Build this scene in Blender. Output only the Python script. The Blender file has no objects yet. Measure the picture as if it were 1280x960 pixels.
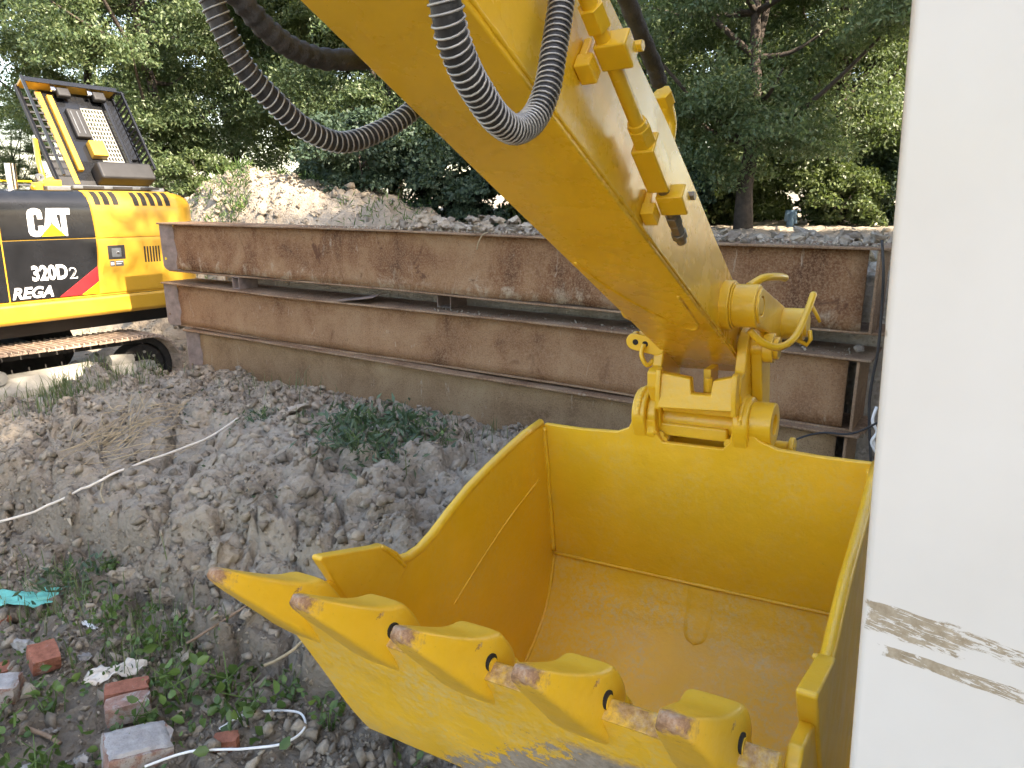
import bpy, bmesh, math, random
import numpy as np
from mathutils import Vector, Matrix, Euler

random.seed(7)
RNG = np.random.default_rng(11)
scene = bpy.context.scene
COL = scene.collection
R = math.radians

# ------------------------------------------------------------------ camera, sky, sun, exposure
cam = bpy.data.cameras.new('camera')
cam.sensor_width = 36.0
cam.lens = 36.0 * 930 / 1280
cam.clip_start = 0.02
cam.clip_end = 600
cam_o = bpy.data.objects.new('camera', cam)
COL.objects.link(cam_o)
cam_o.location = (0, 0, 2.05)
cam_o.rotation_euler = (R(90 - 14.45), 0, 0)
scene.camera = cam_o

SUN_DIR = Vector((0.80, -0.55, 0)).normalized()
SUN_EL = R(39)
sun_vec = Vector((SUN_DIR.x * math.cos(SUN_EL), SUN_DIR.y * math.cos(SUN_EL), math.sin(SUN_EL)))
world = bpy.data.worlds.new('World')
scene.world = world
world.use_nodes = True
wn = world.node_tree
bg = wn.nodes['Background']
sky = wn.nodes.new('ShaderNodeTexSky')
sky.sky_type = 'NISHITA'
sky.sun_disc = False
sky.sun_elevation = SUN_EL
sky.sun_rotation = math.atan2(SUN_DIR.x, SUN_DIR.y)
sky.air_density = 1.0
sky.dust_density = 1.6
sky.ozone_density = 1.0
wn.links.new(sky.outputs['Color'], bg.inputs['Color'])
bg.inputs['Strength'].default_value = 0.15
sl = bpy.data.lights.new('sun', 'SUN')
sl.energy = 4.2
sl.angle = R(0.53)
sl.color = (1.0, 0.95, 0.87)
so = bpy.data.objects.new('sun', sl)
COL.objects.link(so)
so.rotation_euler = sun_vec.to_track_quat('Z', 'Y').to_euler()
scene.view_settings.view_transform = 'Standard'
scene.view_settings.look = 'None'
scene.view_settings.exposure = 2.27
scene.view_settings.gamma = 1.0
scene.view_settings.use_white_balance = True      # camera balanced for open shade
scene.view_settings.white_balance_temperature = 7700
scene.view_settings.white_balance_tint = 13
scene.view_settings.use_curve_mapping = False
scene.cycles.use_denoising = True
scene.cycles.max_bounces = 6
scene.cycles.use_adaptive_sampling = True
scene.cycles.adaptive_threshold = 0.03
scene.cycles.transparent_max_bounces = 4
scene.cycles.sample_clamp_indirect = 6.0

# ------------------------------------------------------------------ noise (numpy)
def _h(ix, iy, s):
    n = (ix.astype(np.int64) * 374761393 + iy.astype(np.int64) * 668265263 + s * 1274126177) & 0x7fffffff
    n = ((n ^ (n >> 13)) * 1274126177) & 0x7fffffff
    n = ((n ^ (n >> 16)) * 2246822519) & 0x7fffffff
    return (n ^ (n >> 15)).astype(np.float64) / 0x7fffffff % 1.0

def vnoise(x, y, s=0):
    ix, iy = np.floor(x), np.floor(y)
    fx, fy = x - ix, y - iy
    fx = fx * fx * (3 - 2 * fx); fy = fy * fy * (3 - 2 * fy)
    a, b, c, d = _h(ix, iy, s), _h(ix + 1, iy, s), _h(ix, iy + 1, s), _h(ix + 1, iy + 1, s)
    return (a + (b - a) * fx) * (1 - fy) + (c + (d - c) * fx) * fy

def fbm(x, y, o=4, s=0):
    r = np.zeros_like(x); a = .5
    for k in range(o):
        r += a * (vnoise(x, y, s + k) - .5); x = x * 2.03 + 5.1; y = y * 2.03 - 3.7; a *= .5
    return r

def worley(x, y, s=0):
    ix, iy = np.floor(x), np.floor(y)
    d1 = np.full_like(x, 9.0); d2 = np.full_like(x, 9.0); cid = np.zeros_like(x)
    for i in (-1, 0, 1):
        for j in (-1, 0, 1):
            cx, cy = ix + i, iy + j
            px, py = cx + _h(cx, cy, s), cy + _h(cx, cy, s + 50)
            d = np.hypot(px - x, py - y); c = _h(cx, cy, s + 99)
            m = d < d1
            d2 = np.where(m, d1, np.minimum(d2, d)); cid = np.where(m, c, cid); d1 = np.where(m, d, d1)
    return d1, d2, cid

def sstep(a, b, x):
    t = np.clip((x - a) / (b - a), 0, 1); return t * t * (3 - 2 * t)

# ------------------------------------------------------------------ materials
def newmat(name):
    m = bpy.data.materials.new(name); m.use_nodes = True
    return m, m.node_tree, m.node_tree.nodes['Principled BSDF']

def N(nt, t, **kw):
    n = nt.nodes.new(t)
    for k, v in kw.items():
        if k in n.inputs: n.inputs[k].default_value = v
        else: setattr(n, k, v)
    return n

def ramp(nt, src, stops):
    r = nt.nodes.new('ShaderNodeValToRGB'); e = r.color_ramp.elements
    while len(e) < len(stops): e.new(.5)
    for el, (p, c) in zip(e, stops):
        el.position = p; el.color = (*c, 1) if len(c) == 3 else c
    nt.links.new(src, r.inputs[0]); return r.outputs[0]

def noise(nt, co, scale, detail=6, rough=.6, dist=0):
    n = N(nt, 'ShaderNodeTexNoise'); n.inputs['Scale'].default_value = scale; n.inputs['Detail'].default_value = detail
    n.inputs['Roughness'].default_value = rough; n.inputs['Distortion'].default_value = dist
    nt.links.new(co, n.inputs['Vector']); return n.outputs['Fac']

def mixc(nt, fac, a, b, mode='MIX'):
    m = nt.nodes.new('ShaderNodeMix'); m.data_type = 'RGBA'; m.blend_type = mode
    for sock, v in ((0, fac), (6, a), (7, b)):
        if isinstance(v, (int, float)): m.inputs[sock].default_value = v
        elif isinstance(v, tuple): m.inputs[sock].default_value = (*v, 1)
        else: nt.links.new(v, m.inputs[sock])
    return m.outputs[2]

def math_(nt, op, a, b=None, clamp=False):
    m = nt.nodes.new('ShaderNodeMath'); m.operation = op; m.use_clamp = clamp
    for i, v in enumerate((a, b)):
        if v is None: continue
        if isinstance(v, (int, float)): m.inputs[i].default_value = v
        else: nt.links.new(v, m.inputs[i])
    return m.outputs[0]

def mapr(nt, v, a, b, c=0., d=1.):
    m = nt.nodes.new('ShaderNodeMapRange'); nt.links.new(v, m.inputs[0])
    for i, x in enumerate((a, b, c, d)): m.inputs[i + 1].default_value = x
    return m.outputs[0]

def bump(nt, bsdf, h, strength, dist):
    b = nt.nodes.new('ShaderNodeBump'); b.inputs['Strength'].default_value = strength; b.inputs['Distance'].default_value = dist
    nt.links.new(h, b.inputs['Height']); nt.links.new(b.outputs[0], bsdf.inputs['Normal']); return b

def objco(nt): return nt.nodes.new('ShaderNodeTexCoord').outputs['Object']

MAT = {}

def simple(name, col, rough=.5, metal=0., var=.25, scale=12, bmp=.0, spec=.5, bd=.003):
    m, nt, b = newmat(name); co = objco(nt)
    f = noise(nt, co, scale)
    lo = tuple(c * (1 - var) for c in col); hi = tuple(min(1, c * (1 + var)) for c in col)
    nt.links.new(ramp(nt, f, [(.3, lo), (.7, hi)]), b.inputs['Base Color'])
    b.inputs['Roughness'].default_value = rough; b.inputs['Metallic'].default_value = metal
    b.inputs['Specular IOR Level'].default_value = spec
    if bmp: bump(nt, b, noise(nt, co, scale * 6), bmp, bd)
    MAT[name] = m; return m

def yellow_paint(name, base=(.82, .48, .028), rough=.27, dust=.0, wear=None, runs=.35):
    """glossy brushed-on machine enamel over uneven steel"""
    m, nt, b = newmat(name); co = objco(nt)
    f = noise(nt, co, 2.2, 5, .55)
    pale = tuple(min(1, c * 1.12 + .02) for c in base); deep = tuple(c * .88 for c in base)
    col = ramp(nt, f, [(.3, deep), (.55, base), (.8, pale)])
    col = mixc(nt, mapr(nt, noise(nt, co, 130, 3), .66, .74, 0, .35), col, tuple(c * .45 for c in base))
    if dust:
        d1 = mapr(nt, noise(nt, co, 5, 8, .68, .6), .40, .62)
        d2 = mapr(nt, noise(nt, co, 60, 4, .7), .40, .66)
        col = mixc(nt, math_(nt, 'MULTIPLY', math_(nt, 'MULTIPLY', d1, d2), dust), col, (.66, .50, .20))
        # fine scratches in two directions
        for ang, sd in ((R(38), 1.7), (R(-62), 5.3)):
            mp = N(nt, 'ShaderNodeMapping'); mp.inputs['Rotation'].default_value = (ang, ang * .7, ang); mp.inputs['Scale'].default_value = (9, 210, 210); mp.inputs['Location'].default_value = (sd, sd, sd); nt.links.new(co, mp.inputs[0])
            scm = math_(nt, 'MULTIPLY', mapr(nt, noise(nt, mp.outputs[0], 1, 3, .6), .70, .74), mapr(nt, noise(nt, co, 4, 4, .6), .48, .62, 0, dust * .6))
            col = mixc(nt, scm, col, (.42, .28, .10))
    rv = ramp(nt, noise(nt, co, 9, 5), [(.3, (rough * .8,) * 3), (.75, (rough * 1.5,) * 3)])
    if wear is not None:
        rust, mask = wear(nt, co)
        col = mixc(nt, mask, col, rust)
        rv = mixc(nt, mask, rv, (.85, .85, .85))
    nt.links.new(col, b.inputs['Base Color']); nt.links.new(rv, b.inputs['Roughness'])
    b.inputs['Coat Weight'].default_value = .25; b.inputs['Coat Roughness'].default_value = .12
    h = math_(nt, 'ADD', math_(nt, 'MULTIPLY', noise(nt, co, 16, 3, .5), 1.0), math_(nt, 'MULTIPLY', noise(nt, co, 95, 3, .6), .22))
    bump(nt, b, h, runs, .006)
    MAT[name] = m; return m

def rustcol(nt, co, s=60):
    return ramp(nt, noise(nt, co, s, 6, .7), [(.3, (.13, .060, .025)), (.5, (.34, .185, .095)), (.75, (.50, .38, .27))])

def tip_wear(nt, co):      # teeth mesh: local Y runs towards the tip
    sep = nt.nodes.new('ShaderNodeSeparateXYZ'); nt.links.new(co, sep.inputs[0])
    ny = noise(nt, co, 26, 6, .7)
    t = math_(nt, 'ADD', sep.outputs[1], math_(nt, 'MULTIPLY', math_(nt, 'SUBTRACT', ny, .5), .16))
    tip = mapr(nt, math_(nt, 'ADD', t, math_(nt, 'MULTIPLY', math_(nt, 'SUBTRACT', noise(nt, co, 90, 4, .7), .5), .10)), .318, .358)
    spots = mapr(nt, noise(nt, co, 17, 6, .72, .4), .67, .70)
    return rustcol(nt, co), math_(nt, 'MAXIMUM', tip, math_(nt, 'MULTIPLY', spots, .85), True)

def lip_wear(nt, co):      # bucket shell: worn lip and mud caked under it (arm coordinates x=u, y=-v, z=w)
    sep = nt.nodes.new('ShaderNodeSeparateXYZ'); nt.links.new(co, sep.inputs[0])
    u, yv, w = sep.outputs
    n1 = noise(nt, co, 14, 8, .72, .5); n2 = noise(nt, co, 45, 5, .7)
    k = math_(nt, 'ADD', math_(nt, 'MULTIPLY', math_(nt, 'SUBTRACT', n1, .5), .13), math_(nt, 'MULTIPLY', math_(nt, 'SUBTRACT', n2, .5), .05))
    edge_p = math_(nt, 'ADD', math_(nt, 'MULTIPLY', yv, -.456), math_(nt, 'MULTIPLY', w, .89))
    lip = math_(nt, 'MULTIPLY', mapr(nt, math_(nt, 'ADD', edge_p, math_(nt, 'MULTIPLY', k, .30)), 1.590, 1.599, 0, .85), mapr(nt, math_(nt, 'ADD', u, math_(nt, 'MULTIPLY', n1, .5)), .30, .6))
    under = math_(nt, 'MULTIPLY', math_(nt, 'MULTIPLY', mapr(nt, math_(nt, 'ADD', math_(nt, 'MULTIPLY', yv, -1), math_(nt, 'MULTIPLY', k, .6)), 1.235, 1.215), 1.0), math_(nt, 'MULTIPLY', mapr(nt, math_(nt, 'ADD', math_(nt, 'MULTIPLY', yv, -1), k), 1.00, 1.02),
                  mapr(nt, math_(nt, 'ADD', math_(nt, 'SUBTRACT', u, math_(nt, 'MULTIPLY', w, 1.15)), math_(nt, 'MULTIPLY', k, 5.0)), -.46, -.43)))
    col = mixc(nt, under, rustcol(nt, co), ramp(nt, n2, [(.3, (.20, .165, .125)), (.7, (.40, .34, .27))]))
    return col, math_(nt, 'MAXIMUM', lip, under, True)

yellow_paint('paint_stick', rough=.24, runs=.22)
yellow_paint('paint_linkage', base=(.80, .47, .022), rough=.33, dust=.25, runs=.5)
yellow_paint('paint_bucket', base=(.82, .475, .022), rough=.36, runs=.5, dust=.30)
yellow_paint('paint_bucket_floor', base=(.82, .475, .022), rough=.42, dust=.95, runs=.55, wear=lip_wear)
yellow_paint('paint_tooth', rough=.4, dust=.15, runs=.55, wear=tip_wear)
yellow_paint('paint_cutter', rough=.4, dust=.2, runs=.5)
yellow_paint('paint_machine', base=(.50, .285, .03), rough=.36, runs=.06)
simple('worn_steel', (.20, .12, .08), .75, .2, .4, 30, .4)
simple('hole_dark', (.012, .010, .008), .8)
simple('rubber_hose', (.022, .021, .022), .55, 0, .4, 40, .3)
simple('hose_sleeve', (.035, .030, .028), .7, 0, .55, 22, .6, bd=.006)
simple('spring_steel', (.36, .34, .31), .5, .6, .35, 30)
simple('fitting_steel', (.30, .26, .20), .45, .8, .3, 40, .3)
simple('black_paint', (.012, .013, .015), .22, 0, .3, 3)
simple('black_matte', (.016, .016, .017), .6, 0, .3, 6)
simple('grey_plastic', (.10, .11, .12), .5)
simple('chrome', (.7, .7, .72), .18, 1.0, .1)
simple('decal_white', (.78, .78, .78), .4, 0, .06)
simple('decal_red', (.55, .02, .025), .35, 0, .1)
simple('decal_yellow', (.85, .62, .02), .35, 0, .06)
simple('label_dark', (.08, .085, .10), .4, 0, .2)
simple('pale_blue_paint', (.38, .46, .60), .3, 0, .08)
simple('dusty_frame', (.29, .28, .245), .75, 0, .22, 9, .3)
simple('track_shoe', (.36, .27, .20), .7, .1, .5, 18, .3)
simple('track_rubber', (.03, .027, .025), .75, .1, .4)
simple('bark', (.060, .046, .036), .9, 0, .45, 14, .9, bd=.02)
def brick_mat(name, c, amt):
    m, nt, b = newmat(name); co = objco(nt)
    col = ramp(nt, noise(nt, co, 30, 6, .7), [(.3, tuple(q * .6 for q in c)), (.55, c), (.75, tuple(q * 1.35 for q in c))])
    col = mixc(nt, mapr(nt, noise(nt, co, 11, 7, .72, .5), amt, amt + .1, 0, .9), col, (.40, .37, .34))
    col = mixc(nt, mapr(nt, noise(nt, co, 120, 3), .6, .66, 0, .6), col, (.14, .08, .06))
    nt.links.new(col, b.inputs['Base Color']); b.inputs['Roughness'].default_value = .95; b.inputs['Specular IOR Level'].default_value = .15
    bump(nt, b, noise(nt, co, 60, 6, .75), 1.0, .008); MAT[name] = m
brick_mat('brick_red', (.36, .145, .095), .56); brick_mat('brick_dull', (.35, .21, .165), .45)
simple('mortar', (.36, .345, .33), .95, 0, .25, 26, .9, bd=.006)
simple('stone_pale', (.42, .40, .37), .9, 0, .3, 15, .9, bd=.008)
simple('stone_grey', (.30, .285, .265), .92, 0, .3, 18, .9, bd=.008)
simple('teal_plastic', (.13, .50, .42), .42, 0, .2, 20, .4)
simple('white_plastic', (.72, .72, .70), .4, 0, .08)
simple('paper', (.62, .56, .48), .8, 0, .2, 12, .3)
simple('straw', (.36, .28, .17), .85, 0, .35, 20)
simple('twig', (.22, .15, .10), .9, 0, .35, 20)
simple('black_wire', (.02, .02, .022), .5)
simple('blue_rag', (.10, .17, .24), .9, 0, .3)
simple('steel_scrap', (.22, .165, .14), .75, .1, .3, 14, .3)

def clod_mat(name, c):
    m, nt, b = newmat(name); co = objco(nt); geo = nt.nodes.new('ShaderNodeNewGeometry')
    col = ramp(nt, noise(nt, co, 26, 6, .7), [(.3, tuple(q * .72 for q in c)), (.7, tuple(q * 1.22 for q in c))])
    tone = ramp(nt, geo.outputs['Random Per Island'], [(0, (.62, .60, .58)), (.5, (1, 1, 1)), (1, (1.28, 1.25, 1.2))])
    nt.links.new(mixc(nt, 1.0, col, tone, 'MULTIPLY'), b.inputs['Base Color']); b.inputs['Roughness'].default_value = .98; b.inputs['Specular IOR Level'].default_value = .12
    bump(nt, b, noise(nt, co, 110, 6, .75), 1.0, .010); MAT[name] = m
clod_mat('clod', (.335, .288, .228)); clod_mat('clod_light', (.42, .36, .29))

def dirt_material():
    m, nt, b = newmat('soil'); co = objco(nt)
    big = noise(nt, co, .9, 5, .6); mid = noise(nt, co, 6, 8, .65); fine = noise(nt, co, 48, 6, .7)
    col = ramp(nt, mid, [(.25, (.180, .150, .115)), (.48, (.305, .262, .208)), (.72, (.44, .385, .312))])
    col = mixc(nt, mapr(nt, big, .40, .62, 0, .6), col, (.345, .275, .195))
    col = mixc(nt, mapr(nt, fine, .35, .7, 0, .5), col, (.36, .33, .285), 'MIX')
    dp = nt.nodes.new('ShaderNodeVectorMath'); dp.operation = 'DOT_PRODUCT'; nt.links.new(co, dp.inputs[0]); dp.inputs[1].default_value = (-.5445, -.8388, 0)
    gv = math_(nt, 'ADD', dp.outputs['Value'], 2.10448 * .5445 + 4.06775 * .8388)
    low_dark = math_(nt, 'ADD', gv, math_(nt, 'MULTIPLY', math_(nt, 'SUBTRACT', noise(nt, co, 2.5, 5, .6), .5), .9))
    col = mixc(nt, mapr(nt, low_dark, 2.45, 2.85, 0, .66), col, (.135, .112, .086))  # soil darkens unevenly towards the lower ground in front of the bank
    nt.links.new(col, b.inputs['Base Color']); b.inputs['Roughness'].default_value = .97
    b.inputs['Specular IOR Level'].default_value = .12
    vor = N(nt, 'ShaderNodeTexVoronoi'); vor.inputs['Scale'].default_value = 34; vor.feature = 'F1'
    nt.links.new(co, vor.inputs['Vector'])
    h = math_(nt, 'ADD', math_(nt, 'MULTIPLY', fine, 1.0), math_(nt, 'MULTIPLY', vor.outputs['Distance'], -.9))
    h = math_(nt, 'ADD', h, math_(nt, 'MULTIPLY', noise(nt, co, 150, 4, .7), .4))
    bump(nt, b, h, .9, .018)
    MAT['soil'] = m
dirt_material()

def girder_material(name, seed, cols, mud, mudcol, dark):
    m, nt, b = newmat(name); co = objco(nt)
    mp = N(nt, 'ShaderNodeMapping'); mp.inputs['Scale'].default_value = (1, 1, .8); mp.inputs['Location'].default_value = (seed * 7.3, seed * 3.1, seed); nt.links.new(co, mp.inputs[0])
    v = mp.outputs[0]
    a = noise(nt, v, 2.1, 8, .64, .4); f = noise(nt, co, 75, 5, .72); s = noise(nt, v, 6, 8, .7, .8)
    col = ramp(nt, a, list(zip((.33, .45, .57, .72), cols)))
    col = mixc(nt, mapr(nt, f, .44, .60, 0, .55), col, (.37, .235, .14))
    col = mixc(nt, mapr(nt, noise(nt, co, 130, 4, .7), .56, .62, 0, .55), col, (.085, .042, .024))
    sep = nt.nodes.new('ShaderNodeSeparateXYZ'); nt.links.new(co, sep.inputs[0])
    low = math_(nt, 'ADD', math_(nt, 'MULTIPLY', sep.outputs[2], -2.0), math_(nt, 'MULTIPLY', math_(nt, 'SUBTRACT', s, .5), 2.3))
    g2 = mapr(nt, noise(nt, v, 18, 6, .75), .38, .58)
    col = mixc(nt, math_(nt, 'MULTIPLY', mapr(nt, low, mud, mud + .3, 0, .9), g2), col, mudcol)
    mp2 = N(nt, 'ShaderNodeMapping'); mp2.inputs['Rotation'].default_value = (0, R(-35), 0); mp2.inputs['Scale'].default_value = (1, 1, .3); nt.links.new(v, mp2.inputs[0])
    col = mixc(nt, mapr(nt, noise(nt, mp2.outputs[0], 15, 7, .78, .8), .61, .66, 0, .55), col, (.46, .38, .29))
    col = mixc(nt, mapr(nt, noise(nt, v, 3.7, 7, .7, .9), .60, .66, 0, dark), col, (.085, .034, .018))
    nt.links.new(col, b.inputs['Base Color']); b.inputs['Roughness'].default_value = .9
    b.inputs['Specular IOR Level'].default_value = .25
    bump(nt, b, math_(nt, 'ADD', f, math_(nt, 'MULTIPLY', noise(nt, co, 220, 3), .6)), .7, .007)
    MAT[name] = m
girder_material('rust_top', 1, [(.082, .033, .015), (.190, .088, .040), (.285, .158, .080), (.40, .27, .16)], .34, (.46, .37, .26), .75)
girder_material('rust_mid', 2, [(.125, .058, .028), (.245, .128, .064), (.315, .182, .096), (.40, .265, .150)], .80, (.42, .33, .23), .35)
girder_material('rust_low', 3, [(.175, .105, .052), (.27, .175, .092), (.33, .228, .126), (.41, .30, .175)], .95, (.52, .42, .28), .12)
girder_material('rusty_flange', 4, [(.110, .062, .038), (.19, .115, .070), (.26, .175, .112), (.35, .26, .18)], 3., (.42, .33, .23), .3)

def panel_material():
    """white enamel with rubbed-through brown scrapes (panel coordinates: x along, z up)"""
    m, nt, b = newmat('white_enamel'); co = objco(nt)
    sep = nt.nodes.new('ShaderNodeSeparateXYZ'); nt.links.new(co, sep.inputs[0])
    x, y, z = sep.outputs
    base = ramp(nt, noise(nt, co, 3, 4, .5), [(.35, (.65, .60, .535)), (.65, (.705, .66, .60))])
    base = mixc(nt, mapr(nt, noise(nt, co, 160, 4, .7), .74, .76, 0, .5), base, (.45, .40, .34))
    def band(z0, slope, hw, x0, x1, seed, thr):
        mp = N(nt, 'ShaderNodeMapping'); mp.inputs['Scale'].default_value = (16, 16, 95); mp.inputs['Location'].default_value = (seed, 0, seed)
        mp.inputs['Rotation'].default_value = (0, R(5), 0)
        nt.links.new(co, mp.inputs[0])
        n = noise(nt, mp.outputs[0], 1.0, 6, .72, .6)
        d = math_(nt, 'ABSOLUTE', math_(nt, 'SUBTRACT', z, math_(nt, 'ADD', math_(nt, 'MULTIPLY', x, slope), z0)))
        d = math_(nt, 'ADD', d, math_(nt, 'MULTIPLY', math_(nt, 'SUBTRACT', n, .5), hw * 1.2))
        k = mapr(nt, d, hw, hw * .94)
        xx = math_(nt, 'ADD', x, math_(nt, 'MULTIPLY', math_(nt, 'SUBTRACT', noise(nt, co, 40, 5, .7), .5), .06))
        k = math_(nt, 'MULTIPLY', k, mapr(nt, xx, x0, x0 + .004)); k = math_(nt, 'MULTIPLY', k, mapr(nt, xx, x1, x1 - .004))
        gaps = noise(nt, mp.outputs[0], 2.6, 5, .7, .8); th = math_(nt, 'SUBTRACT', thr, math_(nt, 'MULTIPLY', x, 1.0))
        return math_(nt, 'MULTIPLY', math_(nt, 'MULTIPLY', k, mapr(nt, n, thr, thr - .02)), mapr(nt, math_(nt, 'SUBTRACT', gaps, th), .03, .0))
    mask = math_(nt, 'MAXIMUM', math_(nt, 'MAXIMUM', band(PZ0, PS0, .018, .008, .105, 3.1, .60), band(PZ0 + .004, PS0, .010, .085, .175, 5.4, .60)), band(PZ0 - .036, PS0, .0070, .026, .165, 8.7, .66))
    edge = math_(nt, 'MULTIPLY', mapr(nt, math_(nt, 'ADD', x, math_(nt, 'MULTIPLY', math_(nt, 'SUBTRACT', noise(nt, co, 60, 5, .75), .5), .05)), .013, .011),
                 mapr(nt, noise(nt, co, 11, 4), .60, .63, 0, .7))
    fr = mapr(nt, noise(nt, co, 34, 6, .8, 1.5), .735, .745, 0, .65)
    mask = math_(nt, 'MAXIMUM', mask, math_(nt, 'MAXIMUM', edge, fr))
    brown = ramp(nt, noise(nt, co, 90, 6, .7), [(.3, (.27, .205, .13)), (.7, (.47, .385, .28))])
    nt.links.new(mixc(nt, mask, base, brown), b.inputs['Base Color'])
    b.inputs['Roughness'].default_value = .30; b.inputs['Coat Weight'].default_value = .15
    bump(nt, b, noise(nt, co, 5, 3), .12, .01)
    MAT['white_enamel'] = m
PZ0, PS0 = .002, .08
panel_material()

def leaf_material(name, c0, c1, c2, trans=.30, rough=.42):
    m, nt, b = newmat(name)
    geo = nt.nodes.new('ShaderNodeNewGeometry'); oi = nt.nodes.new('ShaderNodeObjectInfo')
    col = ramp(nt, geo.outputs['Random Per Island'], [(.0, c0), (.55, c1), (1., c2)])
    col = mixc(nt, mapr(nt, oi.outputs['Random'], 0, 1, 0, .45), col, tuple(c * .62 for c in c1))
    nt.links.new(col, b.inputs['Base Color']); b.inputs['Roughness'].default_value = rough
    b.inputs['Specular IOR Level'].default_value = .45
    tr = nt.nodes.new('ShaderNodeBsdfTranslucent')
    nt.links.new(mixc(nt, .5, col, (.16, .22, .03)), tr.inputs[0])
    mx = nt.nodes.new('ShaderNodeMixShader'); mx.inputs[0].default_value = trans
    nt.links.new(b.outputs[0], mx.inputs[1]); nt.links.new(tr.outputs[0], mx.inputs[2])
    nt.links.new(mx.outputs[0], nt.nodes['Material Output'].inputs[0])
    MAT[name] = m
leaf_material('leaf_tree', (.062, .104, .050), (.112, .166, .076), (.20, .245, .12), .40)
leaf_material('leaf_light', (.060, .095, .040), (.110, .155, .062), (.19, .23, .10), .36)
leaf_material('leaf_shrub', (.026, .050, .034), (.042, .078, .048), (.068, .108, .066), .2, .6)
leaf_material('leaf_weed', (.045, .090, .025), (.085, .155, .04), (.15, .24, .06), .3)
leaf_material('leaf_grass', (.06, .10, .03), (.10, .15, .05), (.20, .20, .10), .25)
leaf_material('leaf_bluegreen', (.045, .085, .05), (.07, .12, .065), (.11, .165, .085), .22)

# ------------------------------------------------------------------ mesh helpers
class MB:
    def __init__(s): s.v = []; s.f = []
    def add(s, vs, fs):
        o = len(s.v); s.v += [tuple(map(float, p)) for p in vs]; s.f += [tuple(i + o for i in f) for f in fs]; return s
    def box(s, a, b, M=None):
        (x0, y0, z0), (x1, y1, z1) = a, b
        vs = [Vector(p) for p in [(x0, y0, z0), (x1, y0, z0), (x1, y1, z0), (x0, y1, z0), (x0, y0, z1), (x1, y0, z1), (x1, y1, z1), (x0, y1, z1)]]
        if M: vs = [M @ p for p in vs]
        return s.add(vs, [(0, 3, 2, 1), (4, 5, 6, 7), (0, 1, 5, 4), (1, 2, 6, 5), (2, 3, 7, 6), (3, 0, 4, 7)])
    def prism(s, loop, a, b, fn):
        """closed 2-D loop, extruded; fn(p, q, t) -> xyz with t in (a, b)"""
        n = len(loop); vs = [fn(p, q, a) for p, q in loop] + [fn(p, q, b) for p, q in loop]
        fs = [tuple(range(n))[::-1], tuple(range(n, 2 * n))] + [(i, (i + 1) % n, n + (i + 1) % n, n + i) for i in range(n)]
        return s.add(vs, fs)
    def tube(s, path, r, n=12, caps=True, flat=1.0):
        P = [Vector(p) for p in path]; m = len(P)
        rr = r if isinstance(r, (list, tuple)) else [r] * m
        T = [(P[min(i + 1, m - 1)] - P[max(i - 1, 0)]).normalized() for i in range(m)]
        up = Vector((0, 0, 1)) if abs(T[0].z) < .9 else Vector((1, 0, 0))
        A = T[0].cross(up).normalized(); vs = []
        for i in range(m):
            A = (A - T[i] * A.dot(T[i])).normalized(); B = T[i].cross(A)
            for k in range(n):
                an = 2 * math.pi * k / n; vs.append(P[i] + (A * math.cos(an) + B * math.sin(an) * flat) * rr[i])
        fs = [(i * n + k, i * n + (k + 1) % n, (i + 1) * n + (k + 1) % n, (i + 1) * n + k) for i in range(m - 1) for k in range(n)]
        if caps: fs += [tuple(range(n))[::-1], tuple(range((m - 1) * n, m * n))]
        return s.add(vs, fs)
    def ring(s, c, axis, r0, r1, h, n=28):
        """hollow cylinder centred on c along axis"""
        ax = Vector(axis).normalized(); up = Vector((0, 0, 1)) if abs(ax.z) < .9 else Vector((1, 0, 0))
        A = ax.cross(up).normalized(); B = ax.cross(A); c = Vector(c); vs = []
        for (rad, hh) in ((r1, -h / 2), (r1, h / 2), (r0, h / 2), (r0, -h / 2)):
            for k in range(n):
                an = 2 * math.pi * k / n; vs.append(c + ax * hh + (A * math.cos(an) + B * math.sin(an)) * rad)
        fs = []
        for q in range(4):
            p = (q + 1) % 4
            fs += [(q * n + k, q * n + (k + 1) % n, p * n + (k + 1) % n, p * n + k) for k in range(n)]
        return s.add(vs, fs)
    def build(s, name, mat, parent=None, bevel=0., smooth=False, seg=2, angle=35, sub=0):
        me = bpy.data.meshes.new(name); me.from_pydata(s.v, [], s.f); me.update()
        bm = bmesh.new(); bm.from_mesh(me); bmesh.ops.recalc_face_normals(bm, faces=bm.faces); bm.to_mesh(me); bm.free()
        o = bpy.data.objects.new(name, me); COL.objects.link(o); me.materials.append(MAT[mat])
        if parent is not None: o.parent = parent
        if smooth or bevel:
            me.shade_smooth() if smooth is True and not bevel else None
        if bevel:
            b = o.modifiers.new('bevel', 'BEVEL'); b.width = bevel; b.segments = seg; b.limit_method = 'ANGLE'; b.angle_limit = R(angle)
            b.harden_normals = False
            me.shade_smooth()
            w = o.modifiers.new('wn', 'WEIGHTED_NORMAL'); w.keep_sharp = True
        if sub:
            q = o.modifiers.new('sub', 'SUBSURF'); q.levels = sub; q.render_levels = sub; me.shade_smooth()
        if smooth == 'auto':
            me.set_sharp_from_angle(angle=R(40))
        return o

def tag(o, label, cat, group=None, kind=None):
    o['label'] = label
    if cat: o['category'] = cat
    if group: o['group'] = group
    if kind: o['kind'] = kind
    return o

def empty(name, loc=(0, 0, 0), M=None):
    o = bpy.data.objects.new(name, None); COL.objects.link(o); o.empty_display_size = .1
    if M is not None: o.matrix_world = M
    else: o.location = loc
    return o

def copy_tree(o, parent=None):
    c = o.copy(); COL.objects.link(c); c.parent = parent
    for ch in o.children: copy_tree(ch, c)
    return c

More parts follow.
